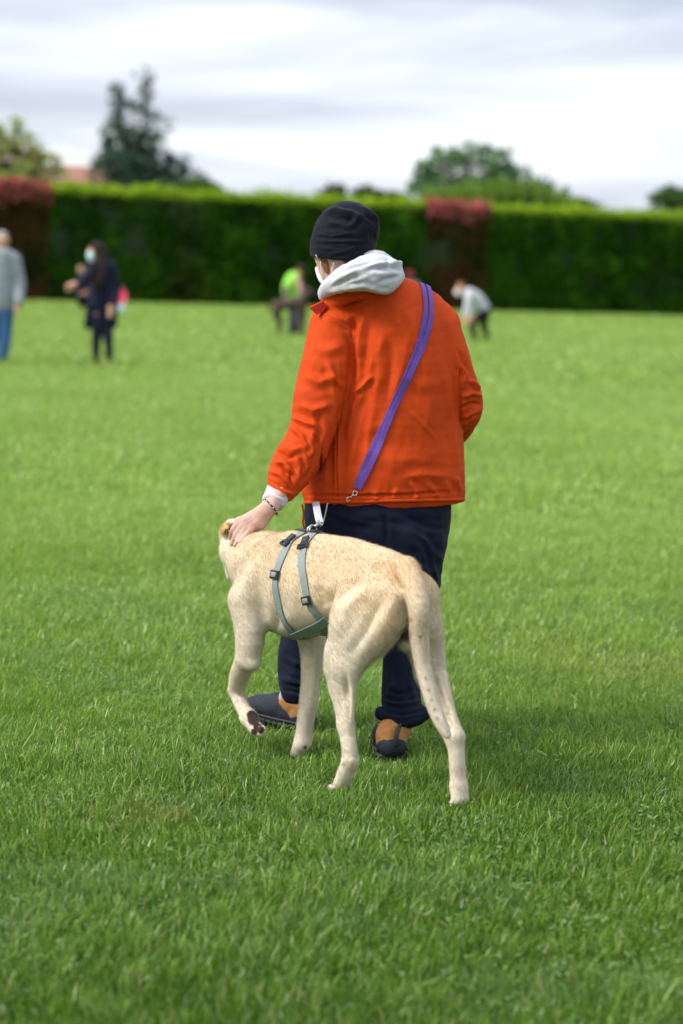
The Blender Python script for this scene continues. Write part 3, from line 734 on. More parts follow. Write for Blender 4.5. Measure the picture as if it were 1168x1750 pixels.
def build_dog():
    F = Field.box((-.50, -.23, -.005), (.98, .22, .80), .0045)
    side = (0, 1, 0)
    # trunk: rump, loin, ribcage, forechest (half width, half height)
    T = [(-.225, .605, .050, .052), (-.17, .612, .074, .078), (-.08, .610, .088, .100), (.03, .602, .092, .116), (.13, .596, .102, .124), (.24, .572, .116, .145), (.36, .555, .122, .157), (.45, .552, .116, .150), (.52, .560, .098, .134), (.565, .585, .070, .090)]
    F.chain([(s, 0, z) for s, z, a, b in T], [(a, b) for s, z, a, b in T], side, .02)
    # spine ridge, withers and hip bones
    F.chain([(-.13, 0, .697), (.02, 0, .713), (.16, 0, .713), (.40, 0, .692)], [.016, .015, .015, .024], side, .05)
    for l in (1, -1):
        F.ball((-.20, .052 * l, .610), (.036, .04), side, .05)
    # shoulder blades and upper arms
    for l in (1, -1):
        F.chain([(.37, .080 * l, .655), (.43, .098 * l, .58), (.495, .098 * l, .50)], [(.030, .052), (.036, .062), (.044, .056)], side, .035)
    # near (left) fore leg: lifted, elbow back, wrist flexed, pads showing
    sh = (.495, .100, .50); ub = Dp(427, 1080, .100); el = Dp(424, 1125, .100)
    ca = Dp(404, 1180, .045)
    F.chain([sh, ub, el], [(.046, .060), (.044, .054), (.036, .040)], side, .03)
    F.ball(Dp(432, 1134, .10), .022, side, .015)
    F.chain([el, Dp(411, 1152, .072), ca], [.034, .031, .024], side, .012)
    p1 = Dp(413, 1205, .05); p2 = Dp(425, 1226, .055); p3 = Dp(439, 1246, .06)
    F.chain([ca, p1, p2], [.0255, .0225, .024], side, .012)
    F.chain([p2, p3], [(.028, .026), (.022, .020)], side, .012)
    for dx, dy in ((-9, 2), (-2, 7), (5, 6), (9, -1)): F.ball(Dp(441 + dx * .8, 1247 + dy * .8, .062), .0125, side, .006)
    # far (right) fore leg: standing
    R = -.082
    F.chain([(.47, -.090, .50), Dp(529, 1080, R), Dp(534, 1110, R), Dp(532, 1150, R), Dp(527, 1200, R), Dp(520, 1248, R), Dp(518, 1270, R)],
            [(.052, .060), (.044, .046), (.0385, .041), (.0305, .033), (.0285, .030), (.0245, .026), (.0255, .026)], side, .025)
    F.ball(Dp(541, 1096, R), .022, side, .03)
    F.chain([Dp(518, 1266, R), Dp(509, 1292, R)], [(.027, .026), (.029, .022)], side, .012)
    for k in (-1.5, -.5, .5, 1.5): F.ball(np.array(Dp(508, 1296, R)) + (.024 - .006 * abs(k), k * .0175, -.002), (.0125, .0145), side, .005)
    # near (left) hind leg
    L = .10
    F.chain([(-.145, .065, .60), (-.075, .080, .52), Dp(603, 1085, .09), Dp(590, 1135, L)], [(.058, .104), (.066, .118), (.055, .096), (.041, .058)], side, .035)
    F.chain([(-.195, .060, .60), (-.180, .074, .53), (-.115, .085, .45), Dp(600, 1150, L)], [(.046, .052), (.050, .062), (.036, .048), (.018, .022)], side, .03)
    F.chain([Dp(578, 1115, L), Dp(574, 1142, L)], [.038, .034], side, .03)
    F.chain([Dp(588, 1132, L), Dp(582, 1172, L), Dp(586, 1205, L), Dp(589, 1240, L)], [(.042, .056), (.034, .044), (.025, .031), (.0205, .025)], side, .02)
    F.chain([Dp(606, 1145, L), Dp(601, 1200, L), Dp(596, 1245, L)], [.018, .010, .014], side, .02)
    F.chain([Dp(590, 1238, L), Dp(597, 1275, L), Dp(599, 1300, L)], [(.0215, .024), (.0225, .025), (.024, .026)], side, .015)
    F.chain([Dp(598, 1304, L), Dp(584, 1340, L)], [(.025, .024), (.027, .022)], side, .012)
    for k in (-1.5, -.5, .5, 1.5): F.ball(np.array(Dp(581, 1347, L)) + (.018 - .006 * abs(k), k * .0175, 0), (.0125, .0145), side, .005)
    # far (right) hind leg, stretched back
    R = -.092
    F.chain([(-.15, -.042, .59), (-.165, -.050, .52), Dp(719, 1090, -.070), Dp(734, 1150, R)], [(.046, .088), (.052, .090), (.044, .070), (.036, .050)], side, .03)
    F.chain([(-.200, -.042, .595), (-.215, -.052, .52), Dp(737, 1105, -.078), Dp(746, 1150, R)], [(.036, .042), (.038, .046), (.032, .040), (.022, .026)], side, .03)
    F.chain([Dp(733, 1150, R), Dp(746, 1195, R), Dp(761, 1235, R), Dp(776, 1262, R)], [(.036, .048), (.030, .040), (.025, .031), (.025, .028)], side, .02)
    F.chain([Dp(757, 1160, R), Dp(772, 1215, R), Dp(783, 1256, R)], [.016, .012, .017], side, .018)
    F.chain([Dp(778, 1262, R), Dp(781, 1300, R), Dp(784, 1345, R)], [(.025, .025), (.0225, .0235), (.0235, .0235)], side, .015)
    F.chain([Dp(784, 1345, R), Dp(787, 1366, R)], [(.025, .024), (.030, .022)], side, .012)
    for k in (-1.5, -.5, .5, 1.5): F.ball(np.array(Dp(789, 1376, R)) + (.020 - .006 * abs(k), k * .0175, .001), (.0125, .0145), side, .005)
    # belly line, groin skin and scrotum between the thighs
    F.ball((-.175, -.012, .455), (.020, .026), side, .012)
    F.chain([(.02, 0, .51), (-.10, 0, .52)], [(.05, .03), (.06, .04)], side, .04)
    # tail
    tl = [(-.16, 0, .664), Dp(693, 974, .015), Dp(707, 1003, .045), Dp(716, 1040, .058), Dp(717, 1085, .052), Dp(722, 1130, .044), Dp(731, 1170, .040), Dp(742, 1208, .034), Dp(755, 1238, .026), Dp(764, 1256, .020)]
    F.chain(tl, [.040, .042, .037, .0300, .0262, .0238, .0222, .020, .017, .010], side, .010)
    # neck and head: the head is turned away to the dog's right
    hd = np.array(Dp(413, 939, .01))
    F.chain([(.49, 0, .585), (.56, .012, .605), (hd + (.56, .012, .60)) / 2, hd], [(.098, .116), (.086, .100), (.074, .084), (.064, .066)], side, .04)
    F.ball(hd, (.066, .064), side, .02)
    mz = np.array([.74, -.64, -.20]); mz /= np.linalg.norm(mz)
    F.chain([hd + mz * .03, hd + mz * .10, hd + mz * .175], [(.056, .050), (.038, .036), (.030, .028)], np.cross(mz, (0, 0, 1)), .03)
    F.ball(hd + mz * .198 + (0, 0, .010), .014, side, .008)
    F.chain([hd + mz * .05 + (0, 0, -.045), hd + mz * .16 + (0, 0, -.035)], [.022, .014], side, .008)
    # throat fold
    F.chain([Dp(390, 955, .03), Dp(394, 985, .02)], [.018, .012], side, .015)
    # ears: the near one folded back so that its hollow shows
    ec = np.array(Dp(391, 908, .052)); vw = w2d(_C) - ec; vw /= np.linalg.norm(vw)
    F.chain([Dp(386, 930, .045), Dp(382, 914, .052), Dp(386, 900, .055), Dp(393, 893, .055), Dp(408, 892, .05)], [.010, .0125, .0105, .0105, .010], side, .008)
    F.ball(ec + (0, 0, .0), .022, side, .012)
    F.chain([np.array(Dp(390, 916, .052)) + vw * .018, np.array(Dp(395, 907, .052)) + vw * .020], [.0150, .0160], side, .004, cut=True)
    F.chain([Dp(388, 903, .066), Dp(396, 911, .062)], [.0065, .0055], side, .003)
    er = hd + np.array([-.01, -.072, .03]); F.chain([er, er + (-.02, -.028, -.03), er + (-.01, -.03, -.07)], [.022, .018, .012], side, .01)
    # eyes sit under the brow on both sides
    for s_ in (1, -1): F.ball(hd + mz * .062 + np.cross((0, 0, 1), mz) * .036 * s_ + (0, 0, .022), .011, side, .004)
    V, Fc = F.mesh(4)
    N = vnormals(V, Fc)
    # muscle and skin modelling: ribs, thigh grooves, shoulder groove, loin hollow
    Wv = d2w(V); Wn = N @ np.stack([DH, DL, [0, 0, 1.]])
    items = [([(470, 1000), (478, 1040), (470, 1085)], 9, -5), ([(430, 985), (445, 1030), (462, 1075)], 10, -4.5), ([(560, 1035), (590, 1010), (615, 985)], 11, -6),
             ([(650, 1025), (625, 1075), (600, 1120)], 8, -5), ([(640, 1000), (600, 1035), (572, 1085)], 12, 4), ([(680, 1010), (660, 1060), (640, 1100)], 9, 4),
             ([(545, 1000), (556, 1040)], 10, -4), ([(500, 990), (508, 1060)], 7, 1.5), ([(532, 985), (540, 1050)], 7, 1.5), ([(590, 1150), (597, 1200), (596, 1235)], 4, -3.5),
             ([(745, 1160), (762, 1215), (772, 1250)], 4, -4), ([(672, 985), (688, 1012)], 7, -4), ([(430, 940), (408, 985), (402, 1010)], 9, -4.5), ([(465, 912), (430, 935), (408, 965)], 7, 4),
             ([(598, 1296), (604, 1304)], 6, 3), ([(520, 1120), (517, 1200)], 5, 2), ([(440, 905), (470, 908)], 6, 2)]
    items = [(a, b_ * 1.15, c_ * .95) for a, b_, c_ in items]
    Wv = folds(Wv, Wn, items); V = w2d(Wv)
    V = V + N * (fbm(V * 12, 2, 5) * .0014)[:, None]
    # coat colours, in patches
    tan, cream, pale, brown = (.625, .505, .345), (.63, .565, .460), (.72, .65, .54), (.46, .28, .12)
    s, l, z = V.T; nz = fbm(V * 8, 3, 2)
    t = np.clip((z - .43) / .22 + .35 * nz, 0, 1)
    c = mixc(cream, tan, t)
    c = mixc(c, pale, np.clip((s - .545) / .10 + .3 * nz, 0, 1) * np.clip((z - .45) / .1, 0, 1) * .9)
    c = mixc(c, pale, np.clip((.40 - z) / .15, 0, 1) * .35)
    px = proj(Wv)
    def spot(x, y, r, col, a, hard=1.0):
        nonlocal c
        d = np.hypot(px[:, 0] - x, px[:, 1] - y) / r; f = (N @ (w2d(_C) - V.mean(0)) > 0)
        c = mixc(c, col, np.clip((1 - d) * 2 * hard, 0, 1) * a * f)
    c = mixc(c, (.60, .37, .17), np.exp(-(((s + .205) / .06) ** 2 + (l / .07) ** 2 + ((z - .67) / .05) ** 2)) * .7)
    for x, y, r in ((719, 1088, 4), (728, 1158, 4), (733, 1179, 4.5), (738, 1196, 4), (743, 1213, 4.5), (748, 1228, 5), (717, 1062, 3)): spot(x, y, r * .9, (.16, .105, .065), .9 if y == 1088 else .5)
    for x, y, r in ((434, 1229, 12), (430, 1222, 9), (441, 1243, 8), (436, 1250, 7), (446, 1247, 7), (438, 1240, 6)): spot(x, y, r, (.035, .018, .014), 1, 3)
    for x, y, r in ((412, 1187, 6), (520, 1277, 6), (588, 1305, 5), (783, 1316, 13), (598, 1300, 8)): spot(x, y, r, (.30, .20, .12), .30)
    spot(522, 1277, 4, (.03, .02, .02), .95)
    spot(692, 1085, 14, (.20, .10, .06), .8); spot(699, 1060, 8, (.30, .17, .10), .6)
    feet = np.clip((.055 - z) / .05, 0, 1); c = mixc(c, (.40, .34, .16), feet * .35)
    # ear: tan outside, dark brown hollow
    de = np.linalg.norm(V - ec, axis=1); c = mixc(c, (.58, .36, .16), np.clip((.040 - de) / .008, 0, 1) * np.clip((V[:, 2] - ec[2] + .02) / .01, 0, 1) * .85)
    dc = np.linalg.norm(V - (np.array(Dp(392, 912, .052)) + vw * .019), axis=1); c = mixc(c, (.10, .045, .02), np.clip((.0190 - dc) / .002, 0, 1) * np.clip((np.abs((V - Dp(396, 911, .062)) @ vw) - .001) / .004, .15, 1))
    dn = np.linalg.norm(V - (hd + mz * .205), axis=1); c = mixc(c, (.02, .015, .015), np.clip((.020 - dn) / .004, 0, 1))
    for s_ in (1, -1):
        e = hd + mz * .068 + np.cross((0, 0, 1), mz) * .040 * s_ + (0, 0, .022); c = mixc(c, (.012, .008, .006), np.clip((.011 - np.linalg.norm(V - e, axis=1)) / .002, 0, 1))
    dog = make_mesh('dog', V, Fc, attr_mat('short dog coat', .8, .10, 350, .05, 45, .1), cols=c)
    dog.location = DO; dog.rotation_euler = (0, 0, D_ROT)
    tag(dog, 'large cream dog in a grey green harness, one front paw lifted', 'dog')
    # ---- short coat of real hairs
    A = V[Fc[:, 2]] - V[Fc[:, 0]]; B = V[Fc[:, 3]] - V[Fc[:, 1]]; ar = np.linalg.norm(np.cross(A, B), axis=1)
    n = 250000; fi = RNG.choice(len(Fc), n, p=ar / ar.sum()); bc = RNG.dirichlet((1, 1, 1, 1), n)
    P = (V[Fc[fi]] * bc[..., None]).sum(1); NN = N[Fc[fi, 0]]; HC = c[Fc[fi, 0]]; HP = px[Fc[fi, 0]]
    ok = ~((HC.sum(1) < .12)); P, NN, HC, HP = P[ok], NN[ok], HC[ok], HP[ok]; n = len(P)
    flow = np.stack([-.75 + .25 * vnoise(P * 9, 3), .25 * vnoise(P * 9, 4), -.75 + .3 * vnoise(P * 9, 5)], -1)
    flow = flow - NN * (flow * NN).sum(1)[:, None]; flow /= np.linalg.norm(flow, axis=1)[:, None] + 1e-6
    flow += RNG.normal(0, .22, (n, 3))
    ln = RNG.uniform(.007, .0135, n)
    fringe = np.exp(-(((HP[:, 0] - 655) / 42) ** 2 + ((HP[:, 1] - 1110) / 48) ** 2)) ; ln *= 1 + 1.3 * fringe * (HP[:, 0] > 618) + .5 * np.exp(-((P[:, 2] - .69) / .03) ** 2)
    tailh = (P[:, 0] < -.25) & (P[:, 2] < .6); ln[tailh] *= 1.1
    paw = P[:, 2] < .06; ln[paw] *= .5
    d = flow + NN * RNG.uniform(.14, .40, n)[:, None]; d /= np.linalg.norm(d, axis=1)[:, None]
    sd = np.cross(d, NN); sd /= np.linalg.norm(sd, axis=1)[:, None] + 1e-6; sd *= .00044
    tip = P + d * ln[:, None]; tip = tip - NN * (ln * .12)[:, None]
    HV = np.stack([P - sd, P + sd, tip], 1).reshape(-1, 3)
    HC = np.clip(HC * (RNG.uniform(.87, 1.12, n) * (1 + .06 * vnoise(P * np.array([60, 160, 60.]), 8)))[:, None], 0, .92)
    fur = make_mesh('coat_hair', HV, np.arange(3 * n).reshape(n, 3), leafy('dog hairs', .5, .7, .15), dog, False, cols=np.repeat(HC, 3, 0))
    tag(fur, kind='stuff')
    return dog, V, Fc, N
dog, DV, DF, DN = build_dog()
def claws():
    for px_, l, sx in ((508, -.082, 1296), (581, .10, 1347), (789, -.092, 1376)):
        b = np.array(Dp(px_, sx, l)); parts = []
        for k in (-1.5, -.5, .5, 1.5):
            p = b + (.030 - .006 * abs(k), k * .0175, .004)
            parts.append(tube(np.array([p, p + (.007, 0, .001), p + (.013, 0, -.005)]), [.0042, .0034, .0010], 6))
        V, Fc = merge(parts); make_mesh('claws', V, Fc, MT['plastic'], dog)
claws()
DOG_BVH = bvh_of(d2w(DV), DF)

def build_harness():
    root = bpy.data.objects.new('harness', None); COL.objects.link(root); root.parent = dog; root.location = (.33, 0, .70)
    off = np.array([.33, 0, .70])
    loc_bvh = bvh_of(DV, DF)
    def onto(pxs):
        out = []
        for x, y in pxs:
            h = cam_hit(DOG_BVH, x, y)
            if h is not None: out.append(w2d(h[0]))
        return out
    def settle(P):
        """nearest coat point and normal, smoothed, for every path point"""
        Q, Nn = [], []
        for p in P:
            h = loc_bvh.find_nearest(Vector(p)); Q.append(np.array(h[0])); Nn.append(np.array(h[1]))
        Q, Nn = np.array(Q), np.array(Nn)
        for _ in range(4):
            Q[1:-1] = .25 * Q[:-2] + .5 * Q[1:-1] + .25 * Q[2:]; Nn[1:-1] = .25 * Nn[:-2] + .5 * Nn[1:-1] + .25 * Nn[2:]
        return Q, Nn
    def strap(name, pxs, extra_top, extra_bot, w, lift=.004):
        near = onto(pxs)
        far = [np.array([p[0], -p[1], p[2]]) for p in near][::-1]
        P = resample(extra_top + near + extra_bot + far + extra_top, 90)
        Q, Nn = settle(P); g = ribbon(Q, Nn, w, .0028, lift); V, Fc = merge([g])
        return make_mesh(name, V - off, Fc, MT['harness'], root, False), near
    # girth straps (each a full loop), breast strap along the ribs, back strap
    a, na = strap('girth_strap', [(519, 913), (500, 922), (487, 945), (477, 970), (472, 990), (474, 1015), (480, 1042), (490, 1066), (505, 1084)], [np.array((.335, 0, .735))], [np.array((.35, 0, .37))], .026, .0045)
    b, nb = strap('girth_strap', [(536, 915), (524, 926), (518, 948), (520, 985), (525, 1015), (533, 1037), (546, 1054), (558, 1064)], [np.array((.295, 0, .738))], [np.array((.20, 0, .42))], .028, .004)
    near = onto([(470, 1088), (485, 1089), (505, 1084), (530, 1074), (548, 1066), (563, 1056)])
    Q, Nn = settle(resample(near, 30)); g = ribbon(Q, Nn, .034, .003, .0075); V, Fc = merge([g]); make_mesh('breast_strap', V - off, Fc, MT['harness'], root, False)
    Q, Nn = settle(resample([(.36, .0, .74), (.33, .002, .745), (.28, .002, .745), (.255, 0, .745)], 14)); g = ribbon(Q, Nn, .03, .004, .006); V, Fc = merge([g]); make_mesh('back_strap', V - off, Fc, MT['plastic'], root)
    # buckles and sliders
    def frame_at(x, y, tx, ty):
        h = cam_hit(DOG_BVH, x, y); h2 = cam_hit(DOG_BVH, x + tx * 4, y + ty * 4)
        p = w2d(h[0]); n = h[1] @ np.stack([DH, DL, [0, 0, 1.]], -1); t = w2d(h2[0]) - p; t -= n * (t @ n); t /= np.linalg.norm(t); return p, n, t, np.cross(n, t)
    for x, y, tx, ty, par in ((497, 926, -.75, .65, a), (523, 930, -.35, .95, b)):
        p, n, t, q = frame_at(x, y, tx, ty); c = p + n * .011
        parts = [boxgeo(c + t * -.008, t, q, n, .030, .024, .009, .3), boxgeo(c + t * .012, t, q, n, .010, .036, .010, .3), boxgeo(c + t * .025, t, q, n, .006, .034, .008, .3), boxgeo(c + t * .018 + q * .016, t, q, n, .018, .005, .009, .3), boxgeo(c + t * .018 - q * .016, t, q, n, .018, .005, .009, .3)]
        V, Fc = merge(parts); make_mesh('buckle', V - off, Fc, MT['plastic'], par, False)
    for x, y, tx, ty, par in ((473, 983, -.2, 1, a), (527, 1025, .3, .95, b)):
        p, n, t, q = frame_at(x, y, tx, ty); c = p + n * .009
        parts = [boxgeo(c + t * .011, t, q, n, .005, .034, .008, .3), boxgeo(c - t * .011, t, q, n, .005, .034, .008, .3), boxgeo(c + q * .0155, t, q, n, .026, .005, .009, .3), boxgeo(c - q * .0155, t, q, n, .026, .005, .009, .3)]
        V, Fc = merge(parts); sl = make_mesh('slider', V - off, Fc, MT['plastic'], par, False)
        V, Fc = merge([boxgeo(c + n * .004, t, q, n, .016, .025, .005, .4)]); make_mesh('webbing_fold', V - off, Fc, MT['harness'], par, True)
    # D-ring on the back
    c = np.array((.285, 0, .738)); an = np.linspace(0, 2 * math.pi, 24, endpoint=False)
    V, Q, T3 = tube(np.stack([c[0] + .004 * np.sin(an), c[1] + .014 * np.cos(an), c[2] + .014 * np.sin(an)], -1), .0022, 8, True)
    V, Fc = merge([(V, Q, T3)]); make_mesh('ring', V - off, Fc, MT['metal'], root)
build_harness()

# ================================================================== THE MAN WITH THE DOG
MB = np.array([0.05, 7.70, 0.0])
def grid3(lo, hi, h, fine=()):
    """uneven grid lines: step h, with finer steps inside the (axis, lo, hi, step) bands"""
    out = []
    for a in range(3):
        x = lo[a]; L = []
        while x < hi[a]:
            L.append(x); st = h
            for ax, l, u, s_ in fine:
                if ax == a and l - h < x < u: st = min(st, s_)
            x += st
        out.append(np.array(L))
    return out

def build_man():
    root = empty('person', MB)
    tag(root, 'person in orange jacket and navy beanie walking with one hand on the dog', 'person')
    def part(name, V, Fc, mat, parent=root, smooth=True, cols=None):
        p = MB.copy()
        return make_mesh(name, V - MB, Fc, mat, parent, smooth, cols=cols)
    # ---------------------------------------------------------------- body (skin): one surface from head to feet
    hc = W(588, 428, 7.80)
    g = np.array([-.73, .60, -.30]); g /= np.linalg.norm(g)              # where the face looks
    gl = np.cross((0, 0, 1), g); gl /= np.linalg.norm(gl); gu = np.cross(g, gl)
    # hand on the dog's neck
    tips_px = [(394, 920), (396, 930), (402, 931), (411, 926)]
    def neckY(x, y, d=7.62):
        h = cam_hit(DOG_BVH, x, y); return h[0][1] if h is not None else d
    kY = 7.50
    wr = W(462, 866, 7.56)
    F = Field(*grid3((-.42, 7.30, -.02), (.55, 8.20, 1.80), .0095,
                     [(0, -.39, -.17, .0036), (1, 7.36, 7.66, .0042), (2, .60, .80, .0036), (0, -.13, .13, .006), (2, 1.43, 1.60, .006)]))
    F.seg(hc + gu * .02, hc + gu * .02 + g * .01, (.075, .093), (.075, .093), gl, .02)
    F.chain([hc + g * .02 + gu * -.02, hc + g * .035 - gu * .07, hc + g * .055 - gu * .115], [(.070, .085), (.060, .070), (.036, .034)], gl, .03)
    F.chain([hc + g * .090 + gu * .0, hc + g * .104 - gu * .042], [.010, .0150], gl, .012)                 # nose
    F.chain([hc + g * .088 - gl * .035 + gu * .012, hc + g * .088 + gl * .035 + gu * .012], [.013, .013], gl, .012)   # brow
    for s_ in (1, -1):
        F.ball(hc + g * .083 + gl * .032 * s_ - gu * .008, .0125, gl, .004)                                     # eyes
        F.seg(hc - g * .005 + gl * .076 * s_ - gu * .01, hc - g * .008 + gl * .078 * s_ - gu * .045, (.016, .007), (.011, .006), g, .006)   # ears
    F.chain([hc + g * .088 - gl * .018 - gu * .075, hc + g * .088 + gl * .018 - gu * .075], [.008, .008], gl, .004)   # lips
    nk = W(622, 500, 7.84)
    F.chain([hc - gu * .05 - g * .02, nk], [.058, .062], k=.03)
    F.chain([W(640, 505, 7.86), W(660, 600, 7.86), W(662, 720, 7.86), W(645, 860, 7.82), W(645, 925, 7.80)], [(.10, .07), (.17, .10), (.15, .10), (.155, .10), (.15, .10)], k=.04)
    ls, le = W(574, 562, 7.82), W(536, 732, 7.70)
    F.chain([ls, W(552, 654, 7.80), le, W(497, 812, 7.625), wr], [.050, .042, .036, .030, .0255], k=.03)
    rs, re = W(738, 570, 7.86), W(780, 686, 7.88)
    rw = W(755, 745, 8.05)
    F.chain([rs, re, rw], [.048, .034, .026], k=.03)
    F.chain([rw, rw + (-.06, .05, -.02), rw + (-.11, .05, -.05)], [(.04, .016), (.042, .015), (.03, .012)], k=.015)
    for s_, pts in ((1, [W(705, 930, 7.78), W(697, 1090, 7.72), W(688, 1235, 7.60)]), (-1, [W(590, 930, 7.84), W(525, 1090, 7.95), W(507, 1205, 7.93)])):
        F.chain(pts, [.085, .058, .036], k=.04)
    # palm and fingers of the near hand
    kn = [(408, 890), (414, 896), (421, 901), (429, 905)]
    mid = [(399, 904), (404, 912), (411, 915), (419, 916)]
    pal = np.mean([W(x, y, neckY(x, y) - .022) for x, y in ((418, 900), (425, 908))], 0)
    def on(x, y, lift): return W(x, y, neckY(x, y + 4) - lift)
    K = [on(x, y, .026) for x, y in kn]; 
    # the knuckles over the ear side sit a little further out
    ky = np.mean([k[1] for k in K]); K = [np.array([k[0], np.clip(k[1], ky - .015, ky + .015), k[2]]) for k in K]
    for i in range(4):
        k0 = W(*kn[i], ky + .010 - .006 * i); m0 = W(*mid[i], ky - .004 - .004 * i)
        tY = min(neckY(*tips_px[i]) - .006, ky + .02); t0 = W(*tips_px[i], max(tY, ky - .03))
        r = (.0088, .0092, .0088, .0076)[i]
        F.chain([k0, m0, (m0 + t0) / 2, t0], [r * 1.08, r, r * .92, r * .80], k=.0035)
        F.chain([wr + (-.004 * (1.5 - i), 0, 0), (wr + k0) / 2 + (0, .001, 0), k0], [.0155, .0138, r * 1.12], k=.012)
        F.ball(k0 + (0, -.0035, .003), r * .72, k=.006)
    F.chain([wr, W(440, 890, ky + .004), W(424, 897, ky + .008)], [(.024, .020), (.031, .016), (.028, .0115)], U=(.5, 0, -.75), k=.012)
    F.ball(W(447, 893, ky - .002), .016, k=.016)                                               # heel of the hand
    F.chain([W(446, 878, ky + .028), W(425, 884, ky + .045), W(412, 894, ky + .050), W(404, 905, ky + .048)], [.0145, .0125, .0105, .0085], k=.008)   # thumb on the far side
    V, Fc = F.mesh(2)
    N = vnormals(V, Fc)
    V = folds(V, N, [([(412, 900), (440, 882)], 2.2, .5), ([(420, 905), (446, 884)], 2.2, .5), ([(404, 896), (434, 880)], 2.2, .5)])
    body = part('body', V, Fc, MT['skin'])
    BV = bvh_of(V, Fc)
    # finger nails
    # ---------------------------------------------------------------- hair, mask
    H = Field.box(hc - .15, hc + .15, .004)
    for s_ in (1, -1):
        H.chain([hc + g * .030 + gl * .070 * s_ + gu * .02, hc + g * .028 + gl * .071 * s_ - gu * .03, hc + g * .030 + gl * .066 * s_ - gu * .062], [(.020, .0095), (.017, .009), (.010, .007)], g, .01)
        H.chain([hc + g * .078 + gl * .045 * s_ + gu * .022, hc + g * .092 + gl * .024 * s_ + gu * .018], [.006, .005], k=.004)
    H.chain([hc - g * .05 + gl * .045 - gu * .045, hc - g * .07 - gu * .05, hc - g * .05 - gl * .045 - gu * .045], [.022, .024, .022], k=.02)
    V, Fc = H.mesh(1); part('hair', V, Fc, MT['ginger'])
    Mk = Field.box(hc + g * .05 - .12, hc + g * .05 + .12, .0035)
    Mk.chain([hc + g * .092 - gu * .036, hc + g * .080 - gu * .072, hc + g * .062 - gu * .112], [(.046, .016), (.054, .020), (.042, .020)], gl, .02)
    V, Fc = Mk.mesh(2); mask = part('face_mask', V, Fc, MT['mask'])
    mN = vnormals(V, Fc)
    for a, b in (((551, 446), (553, 474)), ((571, 447), (568, 476))):
        P = []
        for t in np.linspace(0, 1, 9):
            x, y = a[0] + (b[0] - a[0]) * t, a[1] + (b[1] - a[1]) * t; h = cam_hit(BV, x, y)
            P.append((h[0] + h[1] * .006) if h is not None else W(x, y, 7.74))
        V, Fc = merge([tube(np.array(P), .0022, 6)]); part('ear_loop', V, Fc, MT['mask'], mask)
    # ---------------------------------------------------------------- beanie
    B = Field.box(hc - (.17, .19, .10), hc + (.19, .19, .22), .004)
    ctr = [((586, 442), .099, .117), ((585, 426), .103, .119), ((588, 411), .104, .115), ((591, 402), .101, .108), ((594, 397), .100, .100), ((597, 394), .094, .088)]
    B.chain([W(*p, 7.805) for p, a, b in ctr], [(a, b) for p, a, b in ctr], (1, .25, 0), .02)
    B.chain([W(604, 378, 7.77), W(620, 382, 7.76), W(622, 387, 7.78)], [(.046, .045), (.046, .046), (.044, .05)], k=.025)
    B.chain([W(566, 370, 7.80), W(592, 364, 7.76), W(616, 366, 7.79)], [.022, .024, .022], k=.02)
    B.plane(W(575, 446.5, 7.80), (-.13, -.05, -1), .012)
    V, Fc = B.mesh(2); N = vnormals(V, Fc)
    V = folds(V, N, [([(535, 410), (570, 413), (638, 412)], 3.2, 4), ([(566, 434), (590, 430), (612, 423)], 3, 3.5), ([(540, 423), (580, 427), (632, 418)], 3, 2.2), ([(553, 366), (575, 358), (600, 364), (618, 372)], 5, 7), ([(596, 388), (606, 380), (616, 366)], 5, 6),
                     ([(560, 381), (580, 384), (598, 392)], 5, 5), ([(612, 352), (632, 362), (648, 380)], 4, 4.5), ([(632, 398), (646, 390)], 4, -4), ([(625, 368), (640, 378)], 3.5, -3.5), ([(548, 398), (580, 396), (610, 402)], 4, 2.5), ([(570, 372), (590, 374), (604, 380)], 4, -4), ([(534, 438), (570, 443), (600, 440)], 2.5, 1.6), ([(640, 362), (650, 378), (650, 392)], 9, 4), ([(630, 406), (644, 404)], 9, -5), ([(575, 352), (600, 352)], 9, -4), ([(538, 400), (565, 404), (600, 400)], 3, 3), ([(560, 420), (600, 420), (636, 424)], 2.5, 2.5)])
    V = V + vnormals(V, Fc) * (fbm(V * 26, 2, 7) * .0016)[:, None]
    bean = part('beanie', V, Fc, MT['beanie']); bb = bvh_of(V, Fc)
    h = cam_hit(bb, 542, 438); n = h[1]; t = np.cross((0, 0, 1), n); t /= np.linalg.norm(t)
    V, Fc = merge([boxgeo(h[0] + n * .0015, t, np.cross(n, t), n, .006, .013, .003, .3)]); part('tag', V, Fc, MT['greystrap'], bean)
    # ---------------------------------------------------------------- jacket
    J = Field.box((-.30, 7.50, .70), (.56, 8.22, 1.58), .0042)
    rows = [(851, 514, 793, .150), (838, 515, 797, .168), (812, 523, 797, .176), (760, 541, 794, .168), (690, 553, 789, .160), (620, 560, 783, .152), (568, 570, 766, .140), (530, 592, 728, .112), (508, 618, 704, .084)]
    pts, rad = [], []
    for y, xl, xr, b in rows:
        Yc = 7.84; pts.append(W((xl + xr) / 2, y, Yc)); rad.append(((xr - xl) / 2 * mpp(Yc), b))
    J.chain(pts, rad, (1, .10, 0), .012)
    J.plane(W(650, 862, 7.84), (.062, .0, -1), .010)
    # shoulders
    J.chain([W(640, 502, 7.84), W(603, 530, 7.83), W(574, 560, 7.81)], [(.06, .06), (.064, .062), (.080, .084)], (0, 1, 0), .03)
    J.chain([W(664, 506, 7.85), W(716, 522, 7.86), W(748, 560, 7.87)], [(.054, .06), (.062, .064), (.072, .078)], (0, 1, 0), .03)
    # near arm
    arm = [((574, 562), .086, 7.80), ((562, 618), .087, 7.765), ((553, 654), .085, 7.745), ((543, 692), .081, 7.72), ((536, 727), .074, 7.70), ((522, 762), .075, 7.68), ((502, 797), .072, 7.655), ((489, 822), .058, 7.625), ((485, 834), .047, 7.615)]
